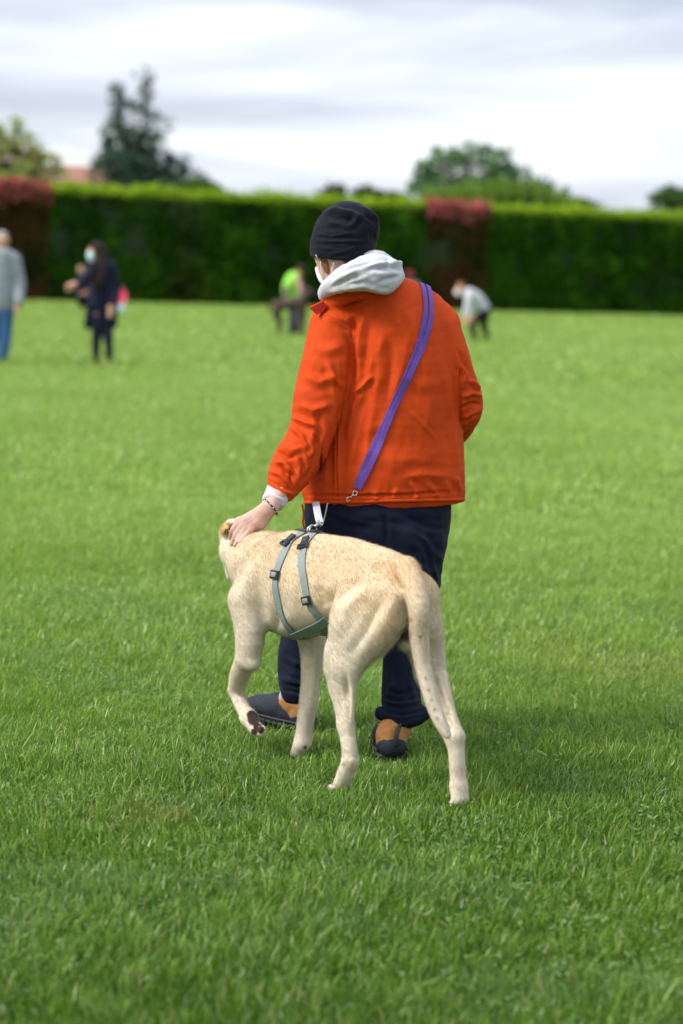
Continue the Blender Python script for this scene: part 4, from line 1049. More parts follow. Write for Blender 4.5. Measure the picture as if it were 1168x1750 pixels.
    J.chain([W(*p, Y) for p, r, Y in arm], [r for p, r, Y in arm], (0, 1, 0), .012)
    J.ball(W(493, 838, 7.61), .026, k=.015)
    # far arm, hand in the front pocket
    arm = [((744, 562), .078, 7.86), ((763, 610), .076, 7.85), ((776, 655), .074, 7.85), ((786, 690), .0765, 7.87), ((779, 715), .070, 7.93), ((768, 742), .056, 8.02)]
    J.chain([W(*p, Y) for p, r, Y in arm], [r for p, r, Y in arm], (0, 1, 0), .010)
    # stand collar, open to the front
    J.chain([W(552, 529, 7.80), W(566, 516, 7.76), W(600, 500, 7.74), W(650, 496, 7.76)], [(.020, .010), (.030, .014), (.03, .02), (.03, .02)], (0, 0, 1), .012)
    V, Fc = J.mesh(2); N = vnormals(V, Fc)
    it = [  # shoulder blade and sleeve head
        ([(627, 525), (618, 560), (607, 620)], 8, 9), ([(612, 570), (604, 610), (600, 660)], 7, -10), ([(590, 545), (606, 575), (612, 600)], 6, 6),
        ([(560, 540), (590, 548), (622, 530)], 8, 5), ([(655, 560), (648, 620), (640, 690)], 12, 5), ([(700, 560), (690, 620), (668, 690)], 10, 4), ([(680, 520), (676, 560)], 9, 4),
        ([(640, 600), (628, 650), (612, 700)], 7, 5), ([(618, 640), (606, 700), (592, 760)], 7, 6), ([(640, 640), (615, 665), (600, 672)], 5, 5), ([(625, 690), (612, 740), (600, 800)], 8, 4),
        ([(585, 680), (578, 740), (575, 850)], 6, 4.5), ([(560, 760), (556, 820), (552, 858)], 6, 3), ([(700, 700), (735, 740), (745, 752)], 4, 2.5), ([(690, 640), (720, 660), (760, 655)], 10, 2.5),
        ([(770, 640), (773, 720), (778, 790)], 7, 4), ([(750, 600), (765, 660), (768, 720)], 8, 3), ([(600, 760), (660, 790), (740, 780)], 16, 3),
        # hem gathers
        ([(700, 822), (712, 838), (714, 856)], 5, 5), ([(728, 824), (740, 836), (748, 852)], 5, 5.5), ([(680, 834), (672, 852)], 5, 3.5), ([(760, 820), (768, 844)], 6, 5), ([(600, 838), (592, 858)], 6, 3), ([(640, 838), (646, 858)], 7, 3.5), ([(780, 815), (788, 842)], 5, 4), ([(540, 834), (536, 860)], 7, 3),
        ([(520, 846), (600, 848), (700, 846), (790, 838)], 3, -3.5), ([(690, 815), (730, 812), (775, 815)], 8, 4),
        # near sleeve
        ([(536, 590), (560, 600), (590, 590)], 9, 4), ([(520, 640), (545, 655), (580, 640)], 8, 5), ([(560, 620), (572, 650), (588, 665)], 6, 6), ([(512, 690), (535, 702), (570, 690)], 7, 5),
        ([(500, 712), (520, 722), (545, 730)], 5, 6.5), ([(497, 728), (515, 745), (530, 772)], 5, 7), ([(545, 700), (548, 735), (535, 775)], 6, -6), ([(530, 740), (536, 765), (530, 785)], 5, 7), ([(482, 762), (500, 770), (518, 765)], 5, 5),
        ([(470, 790), (488, 793), (500, 812)], 4.5, 8), ([(462, 805), (480, 812), (492, 828)], 4, 6), ([(505, 780), (512, 800), (505, 828)], 5, 7), ([(520, 775), (526, 795), (518, 815)], 4, 5), ([(470, 770), (492, 782), (508, 780)], 4, -6), ([(480, 800), (496, 812), (500, 835)], 3.5, -6), ([(458, 826), (480, 838), (504, 846)], 3, 4.5), ([(565, 640), (575, 690), (565, 740)], 6, 4),
        # far sleeve
        ([(786, 620), (796, 640), (790, 660)], 5, 6), ([(800, 650), (812, 655), (820, 668)], 4, 6), ([(790, 680), (806, 672), (824, 678)], 4.5, 7), ([(788, 700), (805, 690), (822, 690)], 4, -7), ([(790, 715), (808, 705), (820, 700)], 4, 7), ([(782, 600), (790, 610), (800, 640)], 4, -4), ([(792, 728), (804, 718), (812, 712)], 3.5, 5),
        # armhole seams and collar seam
        ([(790, 610), (786, 680), (790, 740)], 2.5, -4), ([(556, 534), (575, 545), (600, 560), (608, 600)], 2.2, -2.2), ([(580, 505), (630, 500), (680, 502)], 4, -3), ([(577, 700), (576, 790), (577, 862)], 2.0, -4), ([(553, 750), (550, 790), (545, 812)], 2.2, -3.5), ([(640, 690), (630, 740), (622, 800)], 8, 4), ([(662, 580), (668, 640), (660, 700)], 9, -3.5), ([(720, 600), (735, 680), (730, 760)], 14, 3), ([(690, 520), (700, 545), (715, 600)], 8, 3.5)]
    it = [(a, b_, c_ * (1.25 if a[0][0] < 575 and a[0][1] > 590 or a[0][0] > 780 else 1.1)) for a, b_, c_ in it]
    V = folds(V, N, it); N = vnormals(V, Fc)
    q = V * np.array([9., 9., 5.])
    w = fbm(q + 1.2 * np.stack([fbm(V * 5, 2, 1)] * 3, -1), 2, 23); rid = 1 - np.abs(w) * 2.2
    V = V + N * (w * .0020 + (1 - 2.4 * np.abs(fbm(V * np.array([22, 22, 13.]), 2, 9))) * .0011)[:, None]
    jac = part('jacket', V, Fc, MT['orange']); jb = bvh_of(V, Fc)
    # piped hem, collar lining flap, seam lines, pull cord
    hem = []
    for x in range(516, 794, 6):
        y = 862.5 - (x - 516) * .018 * (1 if x > 640 else .6); h = cam_hit(jb, x, y - 4)
        if h is not None: hem.append(h[0] + h[1] * .001)
    hm = resample(np.array(hem), 80); hm[2:-2] = (hm[:-4] + hm[1:-3] + hm[2:-2] + hm[3:-1] + hm[4:]) / 5
    V, Fc = merge([tube(hm, .0062, 8)]); part('hem_piping', V, Fc, MT['orange'], jac)
    fl = [(530, 527), (541, 521), (553, 515), (559, 524), (552, 533), (542, 538), (536, 533)]
    fv = np.array([W(x, y, 7.722 + .0006 * (x - 530)) for x, y in fl] + [W(x, y, 7.735 + .0009 * (x - 530)) for x, y in fl]); nf = len(fl)
    fq = [(k, (k + 1) % nf, nf + (k + 1) % nf, nf + k) for k in range(nf)]; ft = [(0, k + 1, k) for k in range(1, nf - 1)] + [(nf, nf + k, nf + k + 1) for k in range(1, nf - 1)]
    flap = part('collar_flap', fv, [np.array(fq), np.array(ft)], MT['orange_in'], jac, False)
    part('piping', *merge([tube(resample([W(x, y, 7.728 + .0006 * (x - 530)) for x, y in fl[:3]], 12), .0042, 6)]), MT['orange'], flap)
    cp = [W(517, 862, 7.70), W(519, 878, 7.69), W(518, 893, 7.69), W(521, 905, 7.70)]
    V, Fc = merge([tube(resample(cp, 14), .0035, 6)]); part('pull_cord', V, Fc, MT['orange'], jac)
    def stitch(pxs, name='seam'):
        P = [];
        for x, y in resample(np.array(pxs, float), 60):
            h = cam_hit(jb, x, y)
            if h is not None: P.append(h[0] + h[1] * .0004)
        V, Fc = merge([tube(np.array(P), .0011, 5)]); part(name, V, Fc, MT['orange'], jac)
    stitch([(604, 585), (607, 610), (600, 660), (592, 690)]); stitch([(556, 538), (575, 546), (594, 560), (604, 585)])
    zp = [cam_hit(jb, x, y) for x, y in resample(np.array([(551, 776), (549, 790), (545, 806)], float), 12)]
    part('pocket_zip', *merge([tube(np.array([q[0] + q[1] * .0006 for q in zp if q]), .0024, 6)]), MT['plastic'], jac)
    stitch([(577, 712), (576, 790), (577, 858)]); stitch([(789, 612), (785, 660), (787, 735)])
    # ---------------------------------------------------------------- hooded sweatshirt: hood, cuff
    Hd = Field.box(W(620, 470, 7.80) - (.19, .26, .13), W(620, 470, 7.80) + (.19, .22, .13), .0045)
    Hd.chain([W(553, 506, 7.80), W(562, 493, 7.745), W(588, 478, 7.69), W(620, 467, 7.665), W(648, 466, 7.68), W(664, 468, 7.72), W(672, 472, 7.80), W(655, 480, 7.92), W(600, 490, 7.96), W(560, 500, 7.90)],
             [.016, .027, .040, .052, .060, .044, .036, .04, .04, .03], k=.015)
    Hd.chain([W(556, 497, 7.80), W(574, 473, 7.765), W(602, 452, 7.745), W(632, 442, 7.735), W(652, 443, 7.745), W(672, 458, 7.77)], [.012, .020, .026, .027, .025, .021], k=.010)
    Hd.chain([W(660, 462, 7.69), W(676, 462, 7.70), W(671, 478, 7.68), W(660, 486, 7.68)], [.020, .021, .029, .028], k=.018)
    Hd.chain([W(600, 486, 7.67), W(635, 482, 7.655), W(660, 488, 7.665)], [.018, .028, .024], k=.02)
    V, Fc = Hd.mesh(2); N = vnormals(V, Fc)
    V = folds(V, N, [([(600, 462), (640, 456), (668, 462)], 5, -6), ([(664, 440), (676, 450), (692, 452)], 4, 7), ([(640, 486), (664, 476), (688, 470)], 4, -4), ([(566, 486), (590, 468), (612, 458)], 3, 4), ([(580, 478), (610, 462), (645, 452), (684, 450)], 3.5, 8), ([(570, 490), (600, 476), (640, 464)], 3.5, -4), ([(560, 500), (600, 492), (630, 488)], 4, 4), ([(640, 470), (660, 466), (682, 470)], 5, 3), ([(616, 436), (640, 432), (664, 436)], 4, 3), ([(660, 446), (672, 458), (690, 466)], 4, -4), ([(620, 488), (645, 496), (668, 500)], 4, 4), ([(590, 452), (606, 446), (622, 446)], 3, -2.5)])
    V = V + vnormals(V, Fc) * (fbm(V * 22, 3, 4) * .0022)[:, None]
    part('hood', V, Fc, MT['hood'])
    Cf = Field.box(W(470, 850, 7.60) - (.08, .10, .08), W(470, 850, 7.60) + (.08, .10, .08), .0035)
    Cf.chain([W(479, 836, 7.615), W(473, 848, 7.60), W(467, 859, 7.58)], [.042, .0395, .0375], k=.006)
    dd = W(467, 861, 7.575) - W(479, 836, 7.615); Cf.plane(W(467, 861, 7.575), dd, .006)
    V, Fc = Cf.mesh(2); N = vnormals(V, Fc)
    V = folds(V, N, [([(452, 846), (470, 855), (488, 862)], 2.2, -1.5), ([(458, 838), (474, 850), (490, 854)], 3, 2)]); part('sweatshirt_cuff', V, Fc, MT['hood'])
    # bracelet
    c = W(463.5, 866.5, 7.562); ax = W(440, 886, 7.55) - c; ax /= np.linalg.norm(ax); e1 = np.cross(ax, (0, 1, 0)); e1 /= np.linalg.norm(e1); e2 = np.cross(ax, e1)
    an = np.linspace(0, 2 * math.pi, 40, endpoint=False); ringp = c + np.outer(np.cos(an), e1) * .0315 + np.outer(np.sin(an), e2) * .0315
    br = part('bracelet', *merge([tube(ringp, .0024, 6, True)]), MT['plastic'])
    beads = []
    for i in range(0, 40, 3):
        p = ringp[i] + (ringp[i] - c) * .08; beads.append(boxgeo(p, ax, e1, e2, .005, .005, .005, .45))
    part('bead', *merge(beads), MT['metal'], br)
    # ---------------------------------------------------------------- trousers
    T = Field.box((-.26, 7.45, .05), (.52, 8.20, .90), .0055)
    T.chain([W(645, 858, 7.83), W(645, 900, 7.82), W(643, 940, 7.81)], [(.238, .150), (.237, .155), (.212, .150)], k=.02)
    rl = [((698, 930), .118, 7.79), ((700, 1000), .098, 7.77), ((694, 1070), .078, 7.73), ((687, 1140), .060, 7.66), ((686, 1190), .061, 7.61), ((689, 1222), .066, 7.58)]
    T.chain([W(*p, Y) for p, r, Y in rl], [(r, r * 1.1) for p, r, Y in rl], k=.02)
    ll = [((588, 930), .118, 7.86), ((556, 1010), .100, 7.92), ((526, 1075), .082, 7.95), ((514, 1130), .074, 7.94), ((511, 1165), .070, 7.92), ((511, 1182), .064, 7.91)]
    T.chain([W(*p, Y) for p, r, Y in ll], [(r, r * 1.1) for p, r, Y in ll], k=.02)
    T.chain([W(655, 1219, 7.545), W(690, 1229, 7.525), W(723, 1220, 7.56)], [.024, .027, .024], k=.02)
    T.plane(W(690, 1240, 7.57), (.05, 0, -1), .008)
    V, Fc = T.mesh(2); N = vnormals(V, Fc)
    V = folds(V, N, [([(652, 1196), (680, 1206), (722, 1198)], 4, 8), ([(650, 1214), (690, 1222), (728, 1212)], 3.5, -6), ([(660, 1180), (690, 1186), (715, 1178)], 4, -5), ([(664, 1140), (672, 1170), (660, 1196)], 5, 5), ([(655, 1232), (690, 1238), (726, 1228)], 3, 4), ([(710, 1130), (700, 1170), (712, 1200)], 5, 4),
                     ([(480, 1160), (510, 1168), (545, 1160)], 4, 6), ([(482, 1178), (510, 1184), (540, 1178)], 3, -5), ([(484, 1120), (505, 1135), (540, 1130)], 5, 4), ([(610, 900), (650, 890), (700, 900)], 8, -4), ([(680, 890), (720, 940), (740, 1000)], 10, 6), ([(740, 900), (735, 960), (742, 1000)], 8, -5), ([(700, 870), (740, 880), (765, 872)], 8, 5), ([(590, 880), (640, 884), (660, 900)], 7, 4), ([(710, 960), (730, 980), (748, 975)], 6, 5), ([(700, 905), (730, 925), (752, 960)], 6, 6), ([(655, 872), (662, 900), (660, 930)], 5, -5), ([(560, 872), (600, 890), (650, 898)], 6, 5), ([(690, 880), (730, 900), (762, 905)], 5, -5), ([(735, 930), (742, 980), (748, 1000)], 5, 6)])
    V = V + vnormals(V, Fc) * ((1 - np.abs(fbm(V * np.array([11, 11, 6.]), 2, 3)) * 2) * .0032)[:, None]
    tr = part('trousers', V, Fc, MT['trousers'])
    # ---------------------------------------------------------------- boots
    def boot(name, heel, toe, zheel, ztoe, ank, cuff_px, tab=0.0):
        heel, toe = np.array([*heel, zheel]), np.array([*toe, ztoe]); e = toe - heel; L = np.linalg.norm(e); e /= L
        sd = np.cross(e, (0, 0, 1)); sd /= np.linalg.norm(sd); up = np.cross(sd, e)
        P = lambda x, y, z: heel + e * x * L + sd * y + up * z
        S = Field.box(np.minimum(heel, toe) - .13, np.maximum(heel, toe) + (.13, .13, .22), .0042)
        S.chain([P(.10, 0, .045), P(.35, 0, .050), P(.62, .004, .047), P(.80, .004, .040), P(.90, 0, .034)], [(.047, .044), (.047, .049), (.051, .043), (.049, .037), (.038, .029)], sd, .02)
        S.chain([P(.30, 0, .085), P(.48, 0, .072)], [(.036, .032), (.038, .030)], sd, .03)
        S.plane(P(0, 0, .012), -up, .004)
        V, Fc = S.mesh(2); r = empty(name, tuple((heel[:2] + toe[:2]) / 2 - MB[:2]) + (0,)); r.parent = root
        o = np.array([*((heel[:2] + toe[:2]) / 2), 0.])
        mk = lambda n_, V, Fc, m_, p=r: make_mesh(n_, V - o, Fc, m_, p)
        mk('upper', V, Fc, MT['darkboot'])
        S = Field.box(np.minimum(heel, toe) - .13, np.maximum(heel, toe) + (.13, .13, .1), .0042)
        S.chain([P(.09, 0, .012), P(.35, 0, .012), P(.65, .004, .012), P(.88, 0, .014)], [(.051, .018), (.050, .017), (.055, .018), (.045, .016)], sd, .012)
        V, Fc = S.mesh(2); V = V + (0, 0, 0); N = vnormals(V, Fc); V = V + N * (.002 * np.sign(np.sin((V - heel) @ e * 260)) * (np.abs(N @ up) < .8))[:, None]; mk('sole', V, Fc, MT['sole'])
        a = np.array(ank); b0 = P(.18, 0, .075)
        S = Field.box(np.minimum(a, b0) - .11, np.maximum(a, b0) + .11, .0042)
        S.chain([P(.14, 0, .058), b0, (a + b0) / 2, a], [(.049, .049), (.050, .053), (.050, .051), (.045, .046)], sd, .02)
        S.plane(a + (0, 0, .012), a - b0, .006)
        V, Fc = S.mesh(2); N = vnormals(V, Fc); V = V + N * (fbm(V * 40, 2, 3) * .0015)[:, None]
        col_ = mk('ankle_collar', V, Fc, MT['tanboot'])
        S = Field.box(a - .1, a + .12, .005); S.chain([a - (a - b0) * .2, np.array(cuff_px)], [.044, .040]); V, Fc = S.mesh(2); mk('sock', V, Fc, MT['sock'])
        hp = [P(-.045, 0, .05) , P(-.055, 0, .085), a * .5 + P(-.05, 0, .12) * .5 + e * -.028, a - e * .052 + (0, 0, .006)]
        w = resample(np.array(hp), 12) + sd * tab; V, Fc = merge([ribbon(w, np.repeat(-e[None], 12, 0), .016, .004, .001)]); mk('heel_tab', V, Fc, MT['sole'])
        lace = []
        for k in range(5):
            x = .30 + .065 * k; z = .117 - .014 * k - (.004 if k > 3 else 0)
            p0, p1, p2 = P(x, -.034, z - .008), P(x + .012, 0, z + .010), P(x, .034, z - .008)
            lace.append(tube(resample([p0, p1, p2], 9), .0026, 6))
        for s_ in (-1, 1):
            eye = [boxgeo(P(.32 + .055 * k, s_ * (.036 - .001 * k), .098 - .011 * k), e, sd, up, .007, .007, .007, .45) for k in range(5)]
            mk('eyelet_row', *merge(eye), MT['greystrap'])
        cap = [tube(resample([P(.70, -.050, .020), P(.74, -.040, .052), P(.76, 0, .076), P(.74, .046, .052), P(.70, .054, .020)], 16), .0035, 6), tube(resample([P(.02, -.050, .034), P(.35, -.053, .030), P(.65, -.053, .028), P(.88, -.034, .032)], 20), .004, 6), tube(resample([P(.02, .050, .034), P(.35, .053, .030), P(.65, .056, .028), P(.88, .040, .032)], 20), .004, 6)]
        mk('rand', *merge(cap), MT['sole'])
        bow = P(.30, 0, .134); lace += [tube(resample([bow, bow + sd * .025 + up * .014, bow + sd * .035 - up * .008], 9), .0024, 6), tube(resample([bow, bow - sd * .025 + up * .014, bow - sd * .035 - up * .008], 9), .0024, 6)]
        mk('laces', *merge(lace), MT['sock'])
    boot('boot', (-.085, 7.875), (-.305, 8.03), .006, .030, W(496, 1190, 7.912), W(508, 1168, 7.92))
    boot('boot', (.188, 7.475), (.160, 7.752), .004, .004, W(681, 1239, 7.562), W(685, 1215, 7.585), .007)
    return root, jb
man, JB = build_man()

# ------------------------------------------------------------------ the leash: worn across the back, clipped to the harness
def build_leash():
    o0 = W(640, 700, 7.65); root = empty('dog_leash', tuple(o0))
    tag(root, 'purple leash worn diagonally across the orange jacket, ending in a grey strap on the harness', 'leash')
    mk = lambda n_, V, Fc, m_, p=root, sm=True: make_mesh(n_, V - o0, Fc, m_, p, sm)
    c1 = lambda L: [(440 + x / 2.781, 330 + y / 2.781) for x, y in L]
    A = c1([(772, 425), (794, 480), (799, 550), (791, 620), (770, 705), (738, 790), (700, 880), (655, 980), (615, 1075), (570, 1165), (530, 1250), (495, 1330), (472, 1400)])
    B = c1([(800, 438), (822, 500), (824, 570), (812, 640), (792, 715), (758, 795), (716, 885), (676, 965), (644, 1040), (616, 1110), (582, 1200), (550, 1275), (516, 1340), (483, 1405)])
    for path, lift in ((A, .003), (B, .0045)):
        P, Nn = [], []
        for x, y in resample(np.array(path), 70):
            h = cam_hit(JB, x, y)
            if h is not None: P.append(h[0]); Nn.append(h[1])
        P, Nn = np.array(P), np.array(Nn)
        # over the shoulder and down the chest
        front = []
        for k in range(1, 24):
            q = P[0] + np.array([.002 * k, .013 * k, .006 * k - .0006 * k * k]); h = JB.find_nearest(Vector(q)); front.append((np.array(h[0]), np.array(h[1])))
        P = np.concatenate([np.array([f[0] for f in front][::-1]), P]); Nn = np.concatenate([np.array([f[1] for f in front][::-1]), Nn])
        for _ in range(8):
            P[1:-1] = .25 * P[:-2] + .5 * P[1:-1] + .25 * P[2:]; Nn[1:-1] = .25 * Nn[:-2] + .5 * Nn[1:-1] + .25 * Nn[2:]
        hn = [JB.find_nearest(Vector(q)) for q in P]; P = np.array([np.array(h[0]) for h in hn]); P[1:-1] = .25 * P[:-2] + .5 * P[1:-1] + .25 * P[2:]
        mk('shoulder_strap', *merge([ribbon(P, Nn, .0178, .0020, lift)]), MT['purple'], root, False)
    e = cam_hit(JB, 610, 842); p = e[0] + e[1] * .010
    q = W(588, 861, p[1] - .004); d = q - p; d /= np.linalg.norm(d); up = e[1]; sd = np.cross(d, up); sd /= np.linalg.norm(sd)
    parts = [tube(np.stack([p + d * .004 + d * .007 * math.cos(t) + sd * .007 * math.sin(t) for t in np.linspace(0, 2 * math.pi, 20, endpoint=False)]), .0022, 6, True),
             tube(resample([p + d * .011, p + d * .018, p + d * .024], 6), [.0035, .0042, .0035, .0025, .0025, .0025], 8),
             tube(resample([p + d * .023, p + d * .026 + sd * .005, p + d * .035 + sd * .005, p + d * .039, p + d * .035 - sd * .0045, p + d * .030 - sd * .005], 22), .0018, 6)]
    mk('snap_hook', *merge(parts), MT['metal'])
    # lower end: hangs from under the hem to the ring on the dog's back
    ringp = d2w(np.array((.285, 0, .748))); a = W(541, 858, 7.66); b = W(548, 893, ringp[1] + .006)
    path = resample([a, (a + b) / 2 + (0, -.01, -.004), b], 16); nn = np.repeat(np.array([[0, -1., 0.15]]), 16, 0)
    mk('grey_strap', *merge([ribbon(path, nn, .019, .003, .0), ribbon(path + (-.004, .005, 0), nn, .019, .003, 0)]), MT['greystrap'])
    c = W(549, 900, ringp[1]); t = ringp - b; t /= np.linalg.norm(t); s_ = np.cross(t, (0, -1, 0)); s_ /= np.linalg.norm(s_)
    parts = [boxgeo(b + t * .004, s_, t, (0, -1, 0), .022, .012, .008, .35), tube(resample([b + t * .008, b + t * .018, b + t * .022], 6), .0055, 8),
             tube(resample([b + t * .02, b + t * .026 + s_ * .009, b + t * .042 + s_ * .008, b + t * .050, b + t * .042 - s_ * .008, b + t * .028 - s_ * .009], 24), .003, 8)]
    mk('snap_hook', *merge(parts), MT['metal'])
    a = W(560, 860, 7.66); mk('cord', *merge([tube(resample([a, W(556, 880, 7.60), W(551, 897, ringp[1] - .004)], 14), .0022, 6)]), plain('pale cord', (.42, .38, .28)))
build_leash()

# ================================================================== PEOPLE AND A DOG FURTHER OUT IN THE FIELD
CLOTH = {}
def cloth(name, c):
    if name not in CLOTH: CLOTH[name] = plain(name, c, 0.8, 0.12, 8, 0.3, 40, 0.2)
    return CLOTH[name]
def figure(name, label, cat, base_px, Y, parts, h=.016, group=None, body_mat=None):
    """parts: (name, material, [chains]); a chain is ([(px, py, dY)...], [radius in px...]); the first part is the body itself"""
    b = W(base_px[0], base_px[1], Y); base = np.array([b[0], Y, 0.0]); m = mpp(Y)
    root = empty(name, base); tag(root, label, cat, group)
    for pn, mat, chains in parts:
        A = [np.array([W(x, y, Y + d) for x, y, d in pts]) for pts, r in chains]
        R = [np.array([[q * m, q * m] if np.isscalar(q) else [q[0] * m, q[1] * m] for q in r]) for pts, r in chains]
        lo = np.min([a.min(0) - r.max() - .05 for a, r in zip(A, R)], 0); hi = np.max([a.max(0) + r.max() + .05 for a, r in zip(A, R)], 0)
        lo[2] = max(lo[2], -.03)
        F = Field.box(lo, hi, h)
        for a, r in zip(A, R): F.chain(list(a), [tuple(q) for q in r], (1, 0, 0), .03)
        V, Fc = F.mesh(2)
        if len(V) < 8: continue
        V = V + vnormals(V, Fc) * (fbm(V * 7, 2, 3) * .006)[:, None]
        make_mesh(pn, V - base, Fc, mat, root)
    return root
SK = MT['skin_bg']
def human(head, neck, torso, arms, legs, hr):
    """one continuous body: head with a nose and ears, neck, trunk, two arms with hands, two legs with feet"""
    ch = [([(head[0], head[1] - hr * .1, 0), (head[0], head[1] + hr * .35, 0)], [hr, hr * .8]), ([(head[0], head[1] + hr * .7, 0), neck], [hr * .5, hr * .55]),
          ([(head[0] + hr * .95, head[1] + hr * .1, 0), (head[0] + hr * .95, head[1] + hr * .35, 0)], [hr * .16, hr * .14]), ([(head[0] - hr * .95, head[1] + hr * .1, 0), (head[0] - hr * .95, head[1] + hr * .35, 0)], [hr * .16, hr * .14])]
    ch.append(torso)
    return ch + arms + legs
# grey haired man with his back turned, at the edge of the view
figure('person', 'grey haired person in grey jacket and blue jeans seen from behind', 'person', (2, 620), 31.0, [
    ('body', SK, human((5, 411), (2, 430, 0), ([(1, 440, 0), (1, 490, 0), (0, 520, 0)], [(24, 13), (21, 12), (20, 13)]),
        [([(27, 444, 0), (33, 482, 0), (31, 520, -.1)], [8, 6.5, 5]), ([(31, 520, -.1), (30, 532, -.12)], [4.5, 3.5]), ([(-24, 444, 0), (-31, 482, 0), (-29, 520, -.1)], [8, 6.5, 5]), ([(-29, 520, -.1), (-28, 532, -.12)], [4.5, 3.5])],
        [([(9, 525, 0), (8, 570, 0), (4, 616, 0)], [11, 8, 5]), ([(-10, 525, 0), (-12, 570, 0), (-13, 616, 0)], [11, 8, 5])], 10.5)),
    ('hair', cloth('grey hair', (.36, .33, .31)), [([(4, 405, .02), (3, 409, .03)], [11, 11])]),
    ('jacket', cloth('grey jacket', (.24, .27, .30)), [([(1, 437, 0), (1, 470, 0), (1, 505, 0), (0, 522, 0)], [(27, 15), (27, 16), (27, 17), (25, 16)]), ([(26, 443, 0), (34, 482, 0), (33, 516, -.1)], [11, 9.5, 8]), ([(-24, 443, 0), (-32, 482, 0), (-31, 516, -.1)], [11, 9.5, 8])]),
    ('jeans', cloth('blue denim', (.045, .115, .27)), [([(1, 520, 0), (1, 532, 0)], [(22, 14), (21, 14)]), ([(11, 530, 0), (10, 572, 0), (5, 612, 0)], [13, 10.5, 8]), ([(-11, 530, 0), (-13, 572, 0), (-14, 612, 0)], [13, 10.5, 8])]),
    ('shoe', cloth('dark shoes', (.03, .028, .026)), [([(5, 616, -.05), (6, 616, .16)], [6, 4.5])]), ('shoe', cloth('dark shoes', (.03, .028, .026)), [([(-14, 616, -.05), (-14, 616, .16)], [6, 4.5])])])
# woman with long dark hair, mask and navy coat
figure('person', 'person with long dark hair, pale mask and open navy coat, arm held out', 'person', (172, 620), 31.4, [
    ('body', SK, human((161, 431), (166, 446, 0), ([(172, 455, 0), (173, 500, 0), (174, 535, 0)], [(16, 10), (14, 10), (16, 11)]),
        [([(158, 458, -.1), (142, 478, -.2), (127, 487, -.3)], [7, 5.5, 4]), ([(126, 487, -.3), (117, 489, -.32)], [5, 4]), ([(190, 458, 0), (196, 495, 0), (190, 525, -.15)], [7, 5.5, 4]), ([(190, 526, -.15), (188, 540, -.17)], [5, 4.5])],
        [([(167, 540, 0), (165, 580, 0), (164, 616, 0)], [10, 7, 5]), ([(182, 540, 0), (186, 580, 0), (188, 618, 0)], [10, 7, 5])], 10)),
    ('hair', cloth('dark brown hair', (.030, .017, .014)), [([(166, 424, .0), (168, 428, .02)], [12, 12.5]), ([(170, 432, -.02), (171, 460, -.05), (166, 486, -.12)], [(11, 9), (13, 9), (8, 6)]), ([(157, 450, -.12), (156, 480, -.15)], [(5, 4), (5, 4)])]),
    ('face_mask', cloth('pale blue mask', (.50, .72, .74)), [([(156, 436, -.04), (157, 443, -.04)], [7, 6])]),
    ('coat', cloth('navy coat', (.006, .009, .026)), [([(176, 455, 0), (178, 490, 0), (177, 520, .02), (176, 552, .04)], [(21, 13), (19, 13), (23, 15), (25, 16)]), ([(160, 457, -.08), (146, 476, -.2), (136, 484, -.26)], [9.5, 8, 7]), ([(192, 458, 0), (199, 495, 0), (193, 520, -.13)], [9.5, 8, 7]), ([(158, 520, .0), (150, 556, .02)], [(9, 10), (7, 10)])]),
    ('trousers', cloth('dark navy trousers', (.010, .014, .032)), [([(168, 540, 0), (165, 580, 0), (164, 608, 0)], [11, 8.5, 6]), ([(182, 540, 0), (186, 580, 0), (187, 610, 0)], [11, 8.5, 6])]),
    ('shoe', cloth('brown shoes', (.05, .030, .020)), [([(165, 615, .04), (162, 616, -.14)], [6, 4.5])]), ('shoe', cloth('brown shoes', (.05, .030, .020)), [([(188, 617, .04), (190, 618, -.14)], [6, 4.5])])])
# someone crouching by the hedge
figure('person', 'person in dark clothes crouching by the hedge beside the navy coat', 'person', (141, 530), 55.0, [
    ('body', SK, human((139, 461), (142, 469, 0), ([(144, 476, 0), (146, 496, 0), (146, 508, .1)], [(9, 7), (9, 7), (10, 8)]),
        [([(137, 476, 0), (130, 490, -.2), (121, 494, -.3)], [4, 3.2, 2.6]), ([(120, 494, -.3), (115, 494, -.3)], [3.2, 2.5]), ([(153, 477, 0), (155, 492, -.1), (150, 503, -.3)], [4, 3.2, 2.6])],
        [([(142, 510, .1), (136, 506, -.4), (139, 527, -.2)], [6, 4.5, 3]), ([(150, 510, .1), (147, 506, -.4), (149, 527, -.2)], [6, 4.5, 3])], 5.6)),
    ('hair', cloth('grey brown hair', (.09, .075, .07)), [([(139.5, 459, .03), (140, 461, .05)], [6.3, 6])]),
    ('coat', cloth('dark coat', (.012, .013, .024)), [([(144, 474, 0), (146, 490, 0), (146, 510, .1)], [(11, 8), (11, 8), (12, 9)]), ([(138, 476, 0), (131, 489, -.2), (126, 493, -.28)], [5.4, 4.6, 4]), ([(152, 477, 0), (156, 492, -.1), (151, 502, -.28)], [5.4, 4.6, 4])]),
    ('trousers', cloth('black trousers', (.012, .012, .016)), [([(142, 511, .1), (136, 507, -.4), (139, 524, -.2)], [7, 5.6, 4.4]), ([(150, 511, .1), (147, 507, -.4), (149, 524, -.2)], [7, 5.6, 4.4])])], h=.02)
